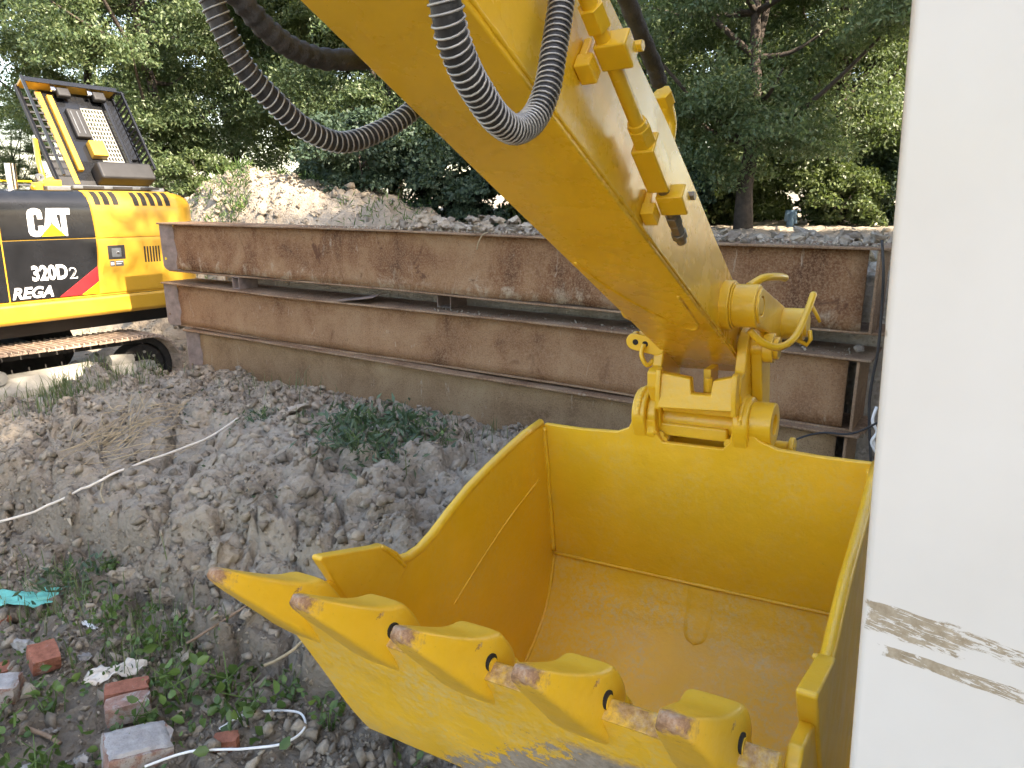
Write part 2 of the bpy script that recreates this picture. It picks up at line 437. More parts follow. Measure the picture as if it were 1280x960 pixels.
def spline(pts, n=8):
    P = [Vector(p) for p in pts]; P = [P[0] * 2 - P[1]] + P + [P[-1] * 2 - P[-2]]; out = []
    for i in range(1, len(P) - 2):
        for k in range(n):
            t = k / n; a, b, c, d = P[i - 1], P[i], P[i + 1], P[i + 2]
            out.append(.5 * ((2 * b) + (c - a) * t + (2 * a - 5 * b + 4 * c - d) * t * t + (3 * b - a - 3 * c + d) * t ** 3))
    out.append(P[-2]); return out

# ------------------------------------------------------------------ ground (girder coordinates: t along the stack, g in front of it)
GA = .99519296; GX, GY = 2.10448, 4.06775
GD = Vector((-math.sin(GA), math.cos(GA), 0)); GN = Vector((-math.cos(GA), -math.sin(GA), 0))
def tg(x, y):
    dx, dy = x - GX, y - GY
    return dx * GD.x + dy * GD.y, dx * GN.x + dy * GN.y
def xy(t, g): return GX + t * GD.x + g * GN.x, GY + t * GD.y + g * GN.y

def height(t, g):
    t = np.asarray(t, float); g = np.asarray(g, float)
    wob = .22 * fbm(t * 1.1, t * 0 + 3.3, 3, 5)
    block = (worley(t * 3.1, g * 2.0 + 9, 31)[2] - .5) * .16
    edge = 2.40 + .22 * sstep(2.7, 3.4, t) + wob * 1.1 + block
    bank = np.interp(g, [-2, 0, .45, .9, 1.4, 2.0, 2.6, 3.2], [.2, .21, .30, .41, .48, .42, .30, .27])
    bank = bank - .03 * sstep(5.2, 5.9, t) * sstep(0.2, .9, g) + .05 * fbm(t * .7, g * .7, 3, 3)
    low = np.interp(g, [2.4, 3.2, 5, 80], [.0, -.04, -.07, -.1]) + .10 * fbm(t * .9 + 7, g * .9, 3, 8)
    # stepped scarp: one big drop and a lower broken ledge
    k = sstep(-.03, .03, edge - g)
    k2 = sstep(-.02, .02, 2.70 + .35 * fbm(t * 1.6, g * .2, 3, 44) + block * .8 - g) * sstep(.7, 1.1, t) * sstep(3.5, 3.0, t)
    soft = sstep(-.35, .35, edge - g)
    lm_ = sstep(4.0, 4.9, t)
    k = k * (1 - lm_) + soft * lm_
    z = low + (bank - low) * np.maximum(k, .48 * k2)
    # excavator pit on the left
    pit = sstep(5.95, 6.7, t + .25 * fbm(g * 1.2, t * 1.2, 3, 12)) * sstep(-2.6, -1.9, g)
    z = z * (1 - pit) + (-.27) * pit
    # hollow under the bucket
    x_ = GX + t * GD.x + g * GN.x; y_ = GY + t * GD.y + g * GN.y
    hol = sstep(1.15, .7, np.hypot((x_ - .6) / 1.0, (y_ - 2.0) / 1.25))
    z = z - hol * np.maximum(z - .02, 0)
    # raised ground behind the stack
    back = np.maximum(sstep(-.42, -.60, g) * sstep(6.9, 6.5, t), sstep(-1.9, -3.3, g))
    z = z * (1 - back) + (1.50 + .12 * fbm(t * .5, g * .5, 3, 17)) * back
    # spoil heap
    rr = np.hypot((t - 9.75) / 1.15, (g + 3.35) / 1.15) * (1 + .5 * fbm(t * .8, g * .8, 3, 61))
    heap = .80 * np.clip(1 - rr / 2.1, 0, 1) ** .85
    r2 = np.hypot((t - 8.55) / 1.1, (g + 4.3) / 1.1) * (1 + .4 * fbm(t * .9, g * .9, 3, 62))
    heap = np.maximum(heap, .52 * np.clip(1 - r2 / 1.8, 0, 1) ** .8)
    z = z + heap
    # surface breakup
    mounds = sstep(.02, .2, heap)
    act = np.where(g > -.3, 1.0, .5 + .8 * mounds)
    act = act * np.clip(1 - (np.hypot(t - 3, g - 1) - 14) / 20, 0, 1)
    d1, d2, c = worley(t * 4.4, g * 4.4, 1)
    e1, e2, ce = worley(t * 11, g * 11, 2)
    q1, q2, cq = worley(t * 1.9 + 3, g * 1.5, 7)
    onbank = sstep(3.0, 2.4, g) * sstep(-.2, .3, g)
    dome = lambda d: np.sqrt(np.clip(1 - (d / .72) ** 2, 0, 1))
    k1, k2_, ck = worley(t * 25 + 2 * fbm(t * 3, g * 3, 2, 4), g * 25, 14)
    chunk = ((c - .5) * .05 + dome(d1) * .075 * (.3 + c)) * (.30 + .70 * onbank + .7 * mounds)
    chunk += (dome(e1) * .034 * (.2 + ce)) + dome(k1) * .014 * (.2 + ck)
    crack = -.15 * sstep(.07, .0, q2 - q1) * sstep(1.2, 1.9, g) * sstep(2.9, 2.6, g)
    scar = -.07 * sstep(.55, .0, np.hypot((t - 3.75) / .85, (g - 1.95) / .75)) 
    w3 = worley(t * 4.1 + 1.5 * fbm(t * 2, g * 2, 2, 9), g * 3.2, 77)
    crack = crack - .075 * sstep(.06, .0, w3[1] - w3[0]) * sstep(.4, .9, g) * sstep(2.9, 2.6, g) * (fbm(t * 1.1, g * 1.1, 2, 78) > -.06)
    rough = .20 * fbm(t * 3, g * 3, 5, 21) * (.55 + .45 * onbank) + .085 * fbm(t * 14, g * 14, 4, 23)
    calm = 1 - .65 * sstep(.9, .2, np.hypot((t - 3.75) / .9, (g - 1.95) / .8))
    return z + act * (chunk * calm + crack + rough * (.6 + .4 * calm)) + scar

def hz(x, y):
    t, g = tg(x, y); return float(height(np.array([t]), np.array([g]))[0])

def axis(segs):
    out = []
    for a, b, st in segs:
        n = max(1, int(round((b - a) / st))); out += list(a + (b - a) * np.arange(n) / n)
    out.append(segs[-1][1]); return np.array(out)

tt = axis([(-150, -40, 10), (-40, -10, 2), (-10, -1, .25), (-1, .4, .04), (.4, 6.6, .0155), (6.6, 12.5, .05), (12.5, 20, .4), (20, 50, 2.5), (50, 170, 12)])
gg = axis([(-170, -40, 10), (-40, -12, 1.2), (-12, -6, .2), (-6, -1.3, .055), (-1.3, -.1, .06), (-.1, 3.9, .0155), (3.9, 5, .06), (5, 12, .5), (12, 40, 3), (40, 150, 11)])
TT, GG = np.meshgrid(tt, gg)
ZZ = height(TT.ravel(), GG.ravel())
XX = GX + TT.ravel() * GD.x + GG.ravel() * GN.x; YY = GY + TT.ravel() * GD.y + GG.ravel() * GN.y
# small sideways jitter roughens the cut faces
jit = (np.abs(GG.ravel() - 1.9) < 2.2) & (np.abs(TT.ravel() - 3.5) < 3.4)
XX = XX + jit * (.03 * fbm(XX * 9 + ZZ * 14, YY * 9, 3, 71)); YY = YY + jit * (.03 * fbm(XX * 9, YY * 9 + ZZ * 14, 3, 72))
nT, nG = len(tt), len(gg)
me = bpy.data.meshes.new('ground')
me.vertices.add(nT * nG); me.vertices.foreach_set('co', np.stack([XX, YY, ZZ], 1).ravel())
i0 = (np.arange(nG - 1)[:, None] * nT + np.arange(nT - 1)[None]).ravel()
quads = np.stack([i0, i0 + nT, i0 + nT + 1, i0 + 1], 1)
me.loops.add(quads.size); me.loops.foreach_set('vertex_index', quads.ravel().astype(np.int32))
me.polygons.add(len(quads)); me.polygons.foreach_set('loop_start', (np.arange(len(quads)) * 4).astype(np.int32))
me.update(calc_edges=True); me.validate(); me.shade_smooth()
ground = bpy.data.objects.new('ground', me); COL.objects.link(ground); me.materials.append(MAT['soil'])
if me.polygons[0].normal.z < 0: me.flip_normals()
tag(ground, 'grey brown dug soil with a broken clay bank below the girders', None, kind='structure')

# ------------------------------------------------------------------ girder stack
def girder(z0, z1, t0, t1, label, mid_mud, wmat):
    zc = (z0 + z1) / 2; h = (z1 - z0) / 2; x, y = xy(0, 0)
    M = Matrix(((GD.x, GN.x, 0, x), (GD.y, GN.y, 0, y), (0, 0, 1, zc), (0, 0, 0, 1)))
    g = empty('steel_girder', M=M); tag(g, label, 'girder', 'stacked rusty steel girders')
    ft = .016; wy = -.085
    # web: a slightly dented plate
    n = 60; vs = []; fs = []
    for i in range(n + 1):
        for j in range(7):
            tx = t0 + .13 + (t1 - .16 - t0 - .13) * i / n; zz = -h + ft + (2 * h - 2 * ft) * j / 6
            ed = 0
            if j == 0 and mid_mud: ed = .012 * random.random()
            vs.append((tx, wy + .010 * math.sin(tx * 2.1 + j) * math.sin(j * .9 + tx), zz + ed))
    for i in range(n):
        for j in range(6): a = i * 7 + j; fs.append((a, a + 1, a + 8, a + 7))
    b = MB(); b.add(vs, fs)
    o = b.build('web', wmat, g, smooth=True)
    sd = o.modifiers.new('s', 'SOLIDIFY'); sd.thickness = .014; sd.offset = 0
    def flange(za, zb, y0, y1, name):
        m = MB(); n = 40; loop = []
        for i in range(n + 1):
            tx = t0 + (t1 - t0) * i / n
            loop.append((tx, y0 + .006 * math.sin(tx * 3.7 + za * 9) + .004 * (random.random() - .5)))
        loop += [(t1, y1), (t0, y1)]
        m.prism(loop, za, zb, lambda p, q, t: (p, q, t + .006 * math.sin(p * 1.3 + z0 * 7)))
        m.build(name, 'rusty_flange', g, bevel=.003, seg=1)
    flange(h - ft, h, 0, -.44, 'top_flange')
    flange(-h, -h + ft, -.072, -.44, 'bottom_flange')
    # end gussets on the far end and a stiffener plate on the near end
    m = MB(); r = []
    for k in range(7):
        an = k / 6 * math.pi / 2; r.append((t1 - .015 - .06 * (1 - math.cos(an)) , -h + .07 - .06 * math.sin(an)))
    loop = [(t1 - .012, h - ft - .001), (t1 - .015, -h + .07)] + r[1:] + [(t1 - .20, -h + .012), (t1 - .155, h - ft - .001)]
    # slanted across the open end of the section
    m.prism(loop, 0, .012, lambda p, q, t: (p, -.012 - .075 * (t1 - p) / .20 - t, q))
    m.build('end_gusset', 'steel_scrap', g, bevel=.002, seg=1)
    m = MB(); m.tube([(t1 - .05, -.008 - .075 * .25 , -h + .13), (t1 - .05, -.020 - .075 * .25, -h + .13)], .013, 14); m.build('bolt_hole', 'decal_yellow' if z1 > 1.5 else 'worn_steel', g)
    m = MB(); m.box((t0 + .06, -.43, -h + ft + .001), (t0 + .078, -.012, h - ft - .001)); m.build('end_stiffener', 'rusty_flange', g, bevel=.002, seg=1)
    m = MB(); m.box((t0 + 1.9, -.42, -h + ft + .001), (t0 + 1.915, -.10, h - ft - .001)); m.build('inner_stiffener', 'rusty_flange', g)
    return g
girder(1.254, 1.754, .04, 6.86, 'topmost rusty steel girder with clay lumps along its upper flange', True, 'rust_top')
girder(.672, 1.134, .08, 6.90, 'middle rusty steel girder with its bare flange showing in the gap', False, 'rust_mid')
girder(.16, .664, .10, 6.60, 'lowest rusty steel girder, its foot buried in the soil bank', False, 'rust_low')

def on_g(t, g, z): x, y = xy(t, g); return Vector((x, y, z))
for i, (t, g, w, lab) in enumerate([(5.75, -.16, .10, 'small steel spacer block between top and middle girder, farthest from the bucket'),
                                (3.3, -.30, .14, 'dark spacer block in the middle of the gap between top and middle girder'), (.75, -.22, .16, 'spacer block in the girder gap behind the bucket linkage')]):
    M = Matrix(((GD.x, GN.x, 0, 0), (GD.y, GN.y, 0, 0), (0, 0, 1, 0), (0, 0, 0, 1)))
    m = MB(); m.box((-w / 2, -.12, .0), (w / 2, .10, .006)); m.box((-w / 2, -.12, .006), (-w / 2 + .008, .10, .112)); m.box((w / 2 - .008, -.12, .006), (w / 2, .10, .112)); m.box((-w / 2, -.12, .112), (w / 2, .10, .119))
    o = m.build('spacer_block', 'steel_scrap'); o.matrix_world = Matrix.Translation(on_g(t, g, 1.1345 + .003)) @ M
    tag(o, lab, 'spacer', 'spacers in the girder gap')
# bent plate poking out of the gap
m = MB(); pts = []
for i in range(9):
    for j in range(3):
        a = -.17 + .34 * i / 8; pts.append((a, -.16 + .19 * j / 2 - .08 * (i / 8), .016 + .055 * (i / 8) ** 1.2 * (1 if i < 6 else 1.06) - .02 * max(0, j - 1) * (i / 8)))
m.add(pts, [(i * 3 + j, i * 3 + j + 1, i * 3 + j + 4, i * 3 + j + 3) for i in range(8) for j in range(2)])
o = m.build('bent_plate', 'steel_scrap'); sd = o.modifiers.new('s', 'SOLIDIFY'); sd.thickness = .006
o.matrix_world = Matrix.Translation(on_g(4.12, -.01, 1.136)) @ Matrix(((-GD.x, GN.x, 0, 0), (-GD.y, GN.y, 0, 0), (0, 0, 1, 0), (0, 0, 0, 1)))
tag(o, 'bent rusty plate sticking out of the gap between two girders', 'metal plate')

# ------------------------------------------------------------------ yellow excavator arm (arm coordinates u across, v towards the viewer, w up)
AA, AT = 1.035, .045
eu = Vector((math.sin(AA) * math.cos(AT), -math.cos(AA) * math.cos(AT), math.sin(AT)))
ev = Vector((-math.cos(AA), -math.sin(AA), 0)); ew = ev.cross(eu)
if ew.z < 0: ew = -ew
ARM = Matrix(((eu.x, -ev.x, ew.x, .165), (eu.y, -ev.y, ew.y, 2.602), (eu.z, -ev.z, ew.z, 0), (0, 0, 0, 1)))
arm = empty('excavator', M=ARM)
tag(arm, 'yellow painted excavator arm with toothed bucket, linkage and hanging hoses', 'excavator arm')
A = lambda u, v, w: (u, -v, w)
PU = lambda p, q, t: (t, -p, q)          # prism of a (v,w) loop along u

W = 1.1
BOT = [(-.05, .68), (-.03, .60), (.03, .49), (.10, .42), (.20, .355), (.35, .31), (.52, .31), (.68, .36), (.83, .46), (.95, .59), (1.05, .745), (1.15, .945), (1.255, 1.150)]
bot = [(p.x, p.y) for p in spline([(a, b, 0) for a, b in BOT[1:]], 4)]
def offset(pl, d):
    out = []
    for i, (a, b) in enumerate(pl):
        p, q = pl[max(0, i - 1)], pl[min(len(pl) - 1, i + 1)]
        tx, ty = q[0] - p[0], q[1] - p[1]; L = math.hypot(tx, ty); out.append((a + ty / L * d, b - tx / L * d))
    return out
full = [BOT[0]] + bot
bucket = MB(); outer = offset(full, .024)
bucket.prism(full + outer[::-1], .0005, W - .0005, PU)
bucket = bucket.build('bucket', 'paint_bucket_floor', arm, bevel=.004, angle=50)
bucket['label'] = 'wide yellow digging bucket with worn rusty lip'
def bp(mb, name, mat='paint_bucket', parent=None, **kw): return mb.build(name, mat, parent or bucket, **kw)
# back plate with raised hinge zone and a notch for the coupler
bx = lambda s: -.05 + .05 * (s - .68) / .542
top = [(0, 1.222), (.15, 1.219), (.29, 1.226), (.335, 1.247), (.352, 1.285), (.43, 1.285), (.437, 1.235), (.455, 1.209), (.66, 1.211), (.682, 1.235), (.69, 1.285), (.745, 1.285), (.775, 1.256), (.83, 1.233), (.95, 1.226), (W, 1.226)]
m = MB(); m.prism([(0, .672)] + top[:1] + top[1:] + [(W, .672)], 0, .024, lambda p, q, t: (p, -(bx(q) - t), q)); bp(m, 'back_plate', bevel=.005, angle=40, seg=2)
RIM = [(0, 1.222), (.12, 1.212), (.233, 1.192), (.36, 1.166), (.487, 1.135), (.60, 1.094), (.687, 1.058), (.75, 1.040), (.81, 1.038), (.90, 1.058), (1.05, 1.095), (1.21, 1.135), (1.235, 1.115)]
RIMR = [(0, 1.222), (.12, 1.208), (.256, 1.180), (.40, 1.168), (.634, 1.150), (.75, 1.125), (.85, 1.098), (.95, 1.09), (1.08, 1.10), (1.21, 1.135), (1.235, 1.115)]
for u0, u1, rim, nm in ((-.026, 0, RIM, 'side_plate'), (W, W + .026, RIMR, 'side_plate')):
    lp = rim + offset(full, .012)[::-1][1:] + [(-.02, 1.21)]
    m = MB(); m.prism(lp, u0, u1, PU); bp(m, nm, bevel=.006, angle=40)
    m = MB(); m.tube([A((u0 + u1) / 2, a, b + .002) for a, b in rim[:-2]], .0155, 10); bp(m, 'rim_bead', smooth=True)
# weld beads in the corners
def bead(path, r=.007, parent=None, mat='paint_bucket', n=60):
    P = spline(path, 14); m = MB()
    rr = [r * (.8 + .4 * random.random()) for _ in P]
    m.tube(P, rr, 7); return m.build('weld_bead', mat, parent or bucket, smooth=True)
bead([A(.004, -.046, .685), A(.4, -.046, .683), A(.8, -.046, .683), A(W - .004, -.046, .685)], .006)
bead([A(.004, -.040, .70), A(.004, -.02, .95), A(.004, .004, 1.21)], .009)
bead([A(W - .004, -.040, .70), A(W - .004, -.02, .95), A(W - .004, .004, 1.21)], .008)
bead([A(.003, a, b + .002) for a, b in full[::4]], .007); bead([A(W - .003, a, b + .002) for a, b in full[::4]], .007)
bead([A(.001, .05, 1.02), A(.001, .25, .96), A(.001, .45, .88), A(.001, .62, .80)], .0028)
# half-round floor patch below the seam
m = MB(); vs = []; fs = []
def floor_pt(u, s, d):
    k = s * (len(full) - 1); i = min(int(k), len(full) - 2); f = k - i
    a = full[i][0] * (1 - f) + full[i + 1][0] * f; b = full[i][1] * (1 - f) + full[i + 1][1] * f
    tx, ty = full[i + 1][0] - full[i][0], full[i + 1][1] - full[i][1]; L = math.hypot(tx, ty)
    return A(u, a - ty / L * d, b + tx / L * d)
for i in range(13):
    for j in range(9):
        s = .002 + i / 12 * .108; half = .044 * math.sqrt(max(0, 1 - max(0, (i - 7) / 5.0) ** 2)) + .001
        q = (j - 4) / 4; vs.append(floor_pt(.585 + q * half, s, .0005 + .006 * (1 - q ** 4) * min(1, (12.3 - i) / 1.2)))
for i in range(12):
    for j in range(8): a = i * 9 + j; fs.append((a, a + 1, a + 10, a + 9))
m.add(vs, fs); bp(m, 'floor_patch', 'paint_bucket_floor', smooth=True)
# thick cutting lip under the front edge
lipin = [(a, b) for a, b in offset(full, .0245)][-11:]; lipout = offset(lipin, .018)
m = MB(); m.prism(lipin + [(1.262, 1.150)] + lipout[::-1], .002, W - .002, PU); bp(m, 'cutting_lip', 'paint_bucket_floor', bevel=.011, angle=50, seg=4)
# wear strips on the outside of the right side plate
m = MB(); m.prism([(.25, .40), (.95, .72), (.99, .64), (.28, .33)], W + .027, W + .045, PU); bp(m, 'wear_strip', bevel=.004)
# side cutters
for (u0, u1) in ((-.030, .004), (W - .002, W + .034)):
    m = MB(); m.prism([(.83, 1.030), (.865, 1.085), (.916, 1.128), (.945, 1.134), (1.142, 1.194), (1.148, 1.186), (1.085, 1.065), (1.02, .95), (.93, .93)], u0, u1, PU)
    bp(m, 'side_cutter', 'paint_cutter', bevel=.009, angle=30, seg=3)
    bead([A(u1 if u0 < 0 else u0, .84, 1.03), A(u1 if u0 < 0 else u0, .90, 1.10), A(u1 if u0 < 0 else u0, .93, 1.128)], .006)
# teeth
def loft(secs, n=20, sq=.55):
    mb = MB(); vs = []
    for (y, hw, zc, hh, dx) in secs:
        for k in range(n):
            an = 2 * math.pi * k / n; c, s_ = math.cos(an), math.sin(an)
            vs.append((dx + hw * math.copysign(abs(c) ** sq, c), y, zc + hh * math.copysign(abs(s_) ** sq, s_)))
    m_ = len(secs); fs = [(i * n + k, i * n + (k + 1) % n, (i + 1) * n + (k + 1) % n, (i + 1) * n + k) for i in range(m_ - 1) for k in range(n)]
    fs += [tuple(range(n))[::-1], tuple(range((m_ - 1) * n, m_ * n))]
    return mb.add(vs, fs)
dv, dw = .7105, .7037
for k in range(5):
    u = .029 + .242 * k + (.012 if k == 0 else 0) - (.0 if k < 4 else .012)
    base = Vector(A(u, 1.452 - .36 * dv, 1.318 - .36 * dw))
    tilt = random.uniform(-.03, .03)
    TM = Matrix(((-1, 0, 0, base.x), (0, -dv, dw, base.y), (0, dw, dv, base.z), (0, 0, 0, 1)))
    TM = TM @ Matrix.Rotation(tilt, 4, 'Z')
    wv = .9 + .12 * random.random()
    secs = [(-.012, .044, -.004, .044, 0), (.0, .054, -.002, .056, 0), (.03, .059, .004, .064, 0), (.085, .060, .010, .069, 0), (.110, .059, .011, .069, 0), (.130, .055, .006, .060, 0), (.165, .050, -.001, .050, 0),
            (.205, .046, -.005, .041, 0), (.25, .041, -.009, .033, 0), (.29, .036, -.012, .026, 0), (.325, .031 * wv, -.014, .020, 0), (.350, .025 * wv, -.015, .0145, 0), (.364, .014 * wv, -.015, .007, 0)]
    secs = [(y_, a_ * .93, b_, c_ * .92, d_) for y_, a_, b_, c_, d_ in secs]
    o = loft(secs, 28, .30).build('tooth', 'paint_tooth', bucket, smooth=True); o.matrix_local = TM
    q = o.modifiers.new('sub', 'SUBSURF'); q.levels = q.render_levels = 1
    if k == 0: o['label'] = 'tooth at the far left corner, pointing furthest left'
    # shallow scoops on the cheeks
    m = MB(); m.tube([(-.0572, .112, .012), (-.050, .112, .012)], .0170, 18); c = m.build('pin_hole', 'hole_dark', bucket); c.matrix_local = TM
    m = MB(); m.tube([(-.0588, .1085, .0085), (-.050, .1085, .0085)], .0140, 14); c = m.build('tooth_pin', 'paint_bucket', bucket, smooth='auto'); c.matrix_local = TM
    ad = [(-.15, .030, -.034, .018, 0), (-.10, .042, -.030, .026, 0), (-.05, .050, -.018, .040, 0), (.0, .052, -.006, .050, 0), (.03, .052, 0, .054, 0)]
    o = loft(ad, 20, .5).build('adapter', 'paint_tooth', bucket, smooth=True); o.matrix_local = TM
    at = [(-.11, .034, .030, .012, 0), (-.06, .044, .026, .022, 0), (.0, .050, .014, .040, 0)]
    o = loft(at, 20, .5).build('adapter_top', 'paint_bucket', bucket, smooth=True); o.matrix_local = TM
    P = [TM @ Vector((-.052, -.15 + .16 * j / 11, -.045 + .012 * (j % 2))) for j in range(12)]
    m = MB(); m.tube(P, [.006 + .003 * (j % 2) for j in range(12)], 7); m.build('weld_bead', 'paint_bucket', bucket, smooth=True)
# hinge ears and bucket pin
def ear(u0, u1, name, r=.084):
    c = (-.06, 1.295); lp = [(c[0] + r * math.cos(a), c[1] + r * math.sin(a)) for a in np.linspace(-.35, math.pi + .5, 22)]
    lp += [(-.15, 1.10), (-.09, .95), (-.05, .95), (-.014, 1.20), (.008, 1.235)]
    m = MB(); m.prism(lp, u0, u1, PU); return bp(m, name, 'paint_linkage', bevel=.008, seg=3)
ear(.352, .40, 'hinge_ear'); ear(.40, .432, 'hinge_ear', .066); ear(.692, .742, 'hinge_ear')
bead([A(.376, -.06 + .081 * math.cos(a), 1.295 + .081 * math.sin(a)) for a in np.linspace(.1, 2.8, 9)], .010)
bead([A(.717, -.06 + .081 * math.cos(a), 1.295 + .081 * math.sin(a)) for a in np.linspace(.1, 2.8, 9)], .009)
def cyl(u0, u1, v, w, r, name, mat='paint_linkage', parent=None, n=28, bv=.003):
    m = MB(); m.tube([A(u0, v, w), A(u1, v, w)], r, n); return m.build(name, mat, parent or bucket, bevel=bv, seg=2)
cyl(.40, .70, -.095, 1.272, .046, 'bucket_pin')
m = MB(); m.ring(A(.775, -.06, 1.295), (1, 0, 0), .034, .070, .070); bp(m, 'pin_boss', 'paint_linkage', bevel=.004)
m = MB(); m.tube([A(.742, -.06, 1.295), A(.79, -.06, 1.295)], .033, 20); bp(m, 'pin_end', 'paint_linkage')
m = MB(); m.tube([A(.772, .0, 1.300), A(.772, -.01, 1.300)], .011, 14); bp(m, 'pin_hole', 'hole_dark')
m = MB(); m.box(A(.41, -.035, 1.222), A(.665, -.10, 1.268)); bp(m, 'pin_keeper', 'paint_linkage', bevel=.008)
for u in (.44, .675):
    m = MB(); m.tube([A(u, -.06, 1.222), A(u, -.018, 1.226)], .016, 10); m.tube([A(u + .014, -.06, 1.212), A(u + .014, -.02, 1.210)], .013, 10); bp(m, 'keeper_bolt', 'paint_linkage', smooth='auto')

# ---- stick
low_ = lambda v: 1.5465 + .516 * v
stick = MB()
prof = [(3.3, low_(3.3)), (2.2, low_(2.2)), (1.0, low_(1.0)), (.2, low_(.2)), (-.17, low_(-.17)), (-.23, 1.425), (-.27, 1.432), (-.295, 1.46), (-.30, 1.52), (-.26, 1.60), (-.15, 1.685), (-.011, 1.772), (.166, 1.890), (.38, 2.040), (.6, 2.187), (.911, 2.373), (1.4, 2.64), (2.2, 3.02), (2.8, 3.25), (3.3, 3.38)]
stick.prism(prof, .441, .661, PU)
stick = stick.build('stick', 'paint_stick', arm, bevel=.004)
stick['label'] = 'yellow box section stick running up out of the picture'
# lower cover plate a little wider than the box, side plates
lo = [(3.28, low_(3.28)), (.2, low_(.2)), (-.165, low_(-.165)), (-.23, 1.424), (-.268, 1.431)]
m = MB(); m.prism(lo + [(a - .005, b + .012) for a, b in lo[::-1]] , .4285, .6735, lambda p, q, t: (t, -(p + .003), q - .003)); m.build('lower_plate', 'paint_stick', stick, bevel=.004, angle=20)
sp = [(a + (.0 if a > 1 else 0), b + .003) for a, b in prof[:5]] + [(-.225, 1.452), (-.262, 1.462), (-.280, 1.482)] + [(a, b - .004) for a, b in prof[8:]]
for u0, u1 in ((.655, .6725), (.4295, .447)):
    m = MB(); m.prism(sp, u0, u1, PU); m.build('side_web', 'paint_stick', stick, bevel=.003, angle=25)
bead([A(.6735, v, low_(v) + .011) for v in np.linspace(-.2, 2.6, 20)], .0045, stick, 'paint_stick')
# pocket edge on the lower plate
pk = [(.62, .445), (.50, .46), (.36, .50), (.22, .565), (.17, .605), (.20, .632), (.30, .640), (.42, .645)]
bead([A(u, v, low_(v) - .004) for v, u in pk], .005, stick, 'paint_stick')
# pin boss on the side and link
def acyl(u0, u1, v, w, r, name, par, mat='paint_linkage', n=32, bv=.004): return cyl(u0, u1, v, w, r, name, mat, par, n, bv)
acyl(.664, .700, .06, 1.690, .076, 'boss_collar', stick)
linkage = MB(); linkage.tube([A(.704, .06, 1.690), A(.775, .06, 1.690)], .0645, 36)
linkage = linkage.build('linkage', 'paint_linkage', arm, bevel=.005)
linkage['label'] = 'yellow bucket linkage with pin boss, side link and quick coupler'
acyl(.700, .706, .06, 1.690, .070, 'boss_shim', linkage)
m = MB(); m.ring(A(.778, .06, 1.690), (1, 0, 0), .030, .052, .010); m.build('boss_face', 'paint_linkage', linkage, bevel=.002)
acyl(.774, .782, .06, 1.690, .026, 'link_pin', linkage)
def hull2(c0, r0, c1, r1, n=14, bend=0.):
    ang = math.atan2(c1[1] - c0[1], c1[0] - c0[0]); lp = []
    for k in range(n + 1): a = ang + math.pi / 2 + math.pi * k / n; lp.append((c0[0] + r0 * math.cos(a), c0[1] + r0 * math.sin(a)))
    mx, my = (c0[0] + c1[0]) / 2, (c0[1] + c1[1]) / 2
    lp.append((mx + bend * math.sin(ang) + min(r0, r1) * math.sin(ang) * 1.0, my - (bend + min(r0, r1)) * math.cos(ang)))
    for k in range(n + 1): a = ang - math.pi / 2 + math.pi * k / n; lp.append((c1[0] + r1 * math.cos(a), c1[1] + r1 * math.sin(a)))
    return lp
m = MB(); m.prism(hull2((.03, 1.69), .062, (-.36, 1.575), .060), .735, .765, PU); m.build('side_link', 'paint_linkage', linkage, bevel=.007, seg=3)
acyl(.745, .835, -.36, 1.575, .055, 'link_boss', linkage); acyl(.833, .846, -.36, 1.575, .044, 'link_washer', linkage)
m = MB(); m.tube([A(.80, -.34, 1.53), A(.85, -.33, 1.51), A(.86, -.33, 1.53), A(.855, -.33, 1.56)], .008, 8); m.build('pin_clip', 'paint_linkage', linkage, smooth=True)
m = MB(); m.prism(hull2((.03, 1.69), .060, (-.36, 1.575), .058), .34, .37, PU); m.build('side_link', 'paint_linkage', linkage, bevel=.007, seg=3)
# coupler: side plates, pins, front block
cp = [(-.02, 1.345), (.012, 1.40), (.012, 1.452), (-.01, 1.462), (-.035, 1.462), (-.05, 1.50), (-.06, 1.545), (-.09, 1.585), (-.14, 1.60), (-.19, 1.585), (-.22, 1.54), (-.235, 1.40), (-.25, 1.25), (-.27, 1.15), (-.22, 1.12), (-.12, 1.17), (-.03, 1.25)]
for u0, u1, nm in ((.682, .716, 'coupler_plate'), (.405, .440, 'coupler_plate')):
    m = MB(); m.prism(cp, u0, u1, PU); m.build(nm, 'paint_linkage', linkage, bevel=.006, seg=3, angle=25)
cpo = [(-.10, 1.50), (-.10, 1.55), (-.14, 1.59), (-.19, 1.58), (-.225, 1.53), (-.25, 1.30), (-.27, 1.14), (-.22, 1.11), (-.16, 1.2), (-.13, 1.36)]
m = MB(); m.prism(cpo, .716, .752, PU); m.build('coupler_rib', 'paint_linkage', linkage, bevel=.006, seg=3, angle=25)
blk = [(.456, 1.342), (.70, 1.352), (.70, 1.462), (.633, 1.444), (.628, 1.398), (.566, 1.398), (.560, 1.446), (.456, 1.458)]
m = MB(); m.prism(blk, 0, .035, lambda p, q, t: (p, -(.030 - t + (1.46 - q) * .18), q)); m.build('coupler_block', 'paint_linkage', linkage, bevel=.005, angle=25)
for u in (.447, .694):
    m = MB(); m.prism([(.045, 1.335), (.05, 1.40), (.04, 1.468), (.01, 1.472), (-.02, 1.40), (0, 1.33)], u, u + .017, PU); m.build('coupler_cheek', 'paint_linkage', linkage, bevel=.004)
m = MB(); m.box(A(.456, .0, 1.320), A(.70, -.16, 1.345)); m.build('coupler_shelf', 'paint_linkage', linkage, bevel=.004)
m = MB(); m.box(A(.575, -.06, 1.345), A(.60, -.15, 1.46)); m.build('coupler_web', 'paint_linkage', linkage, bevel=.003)
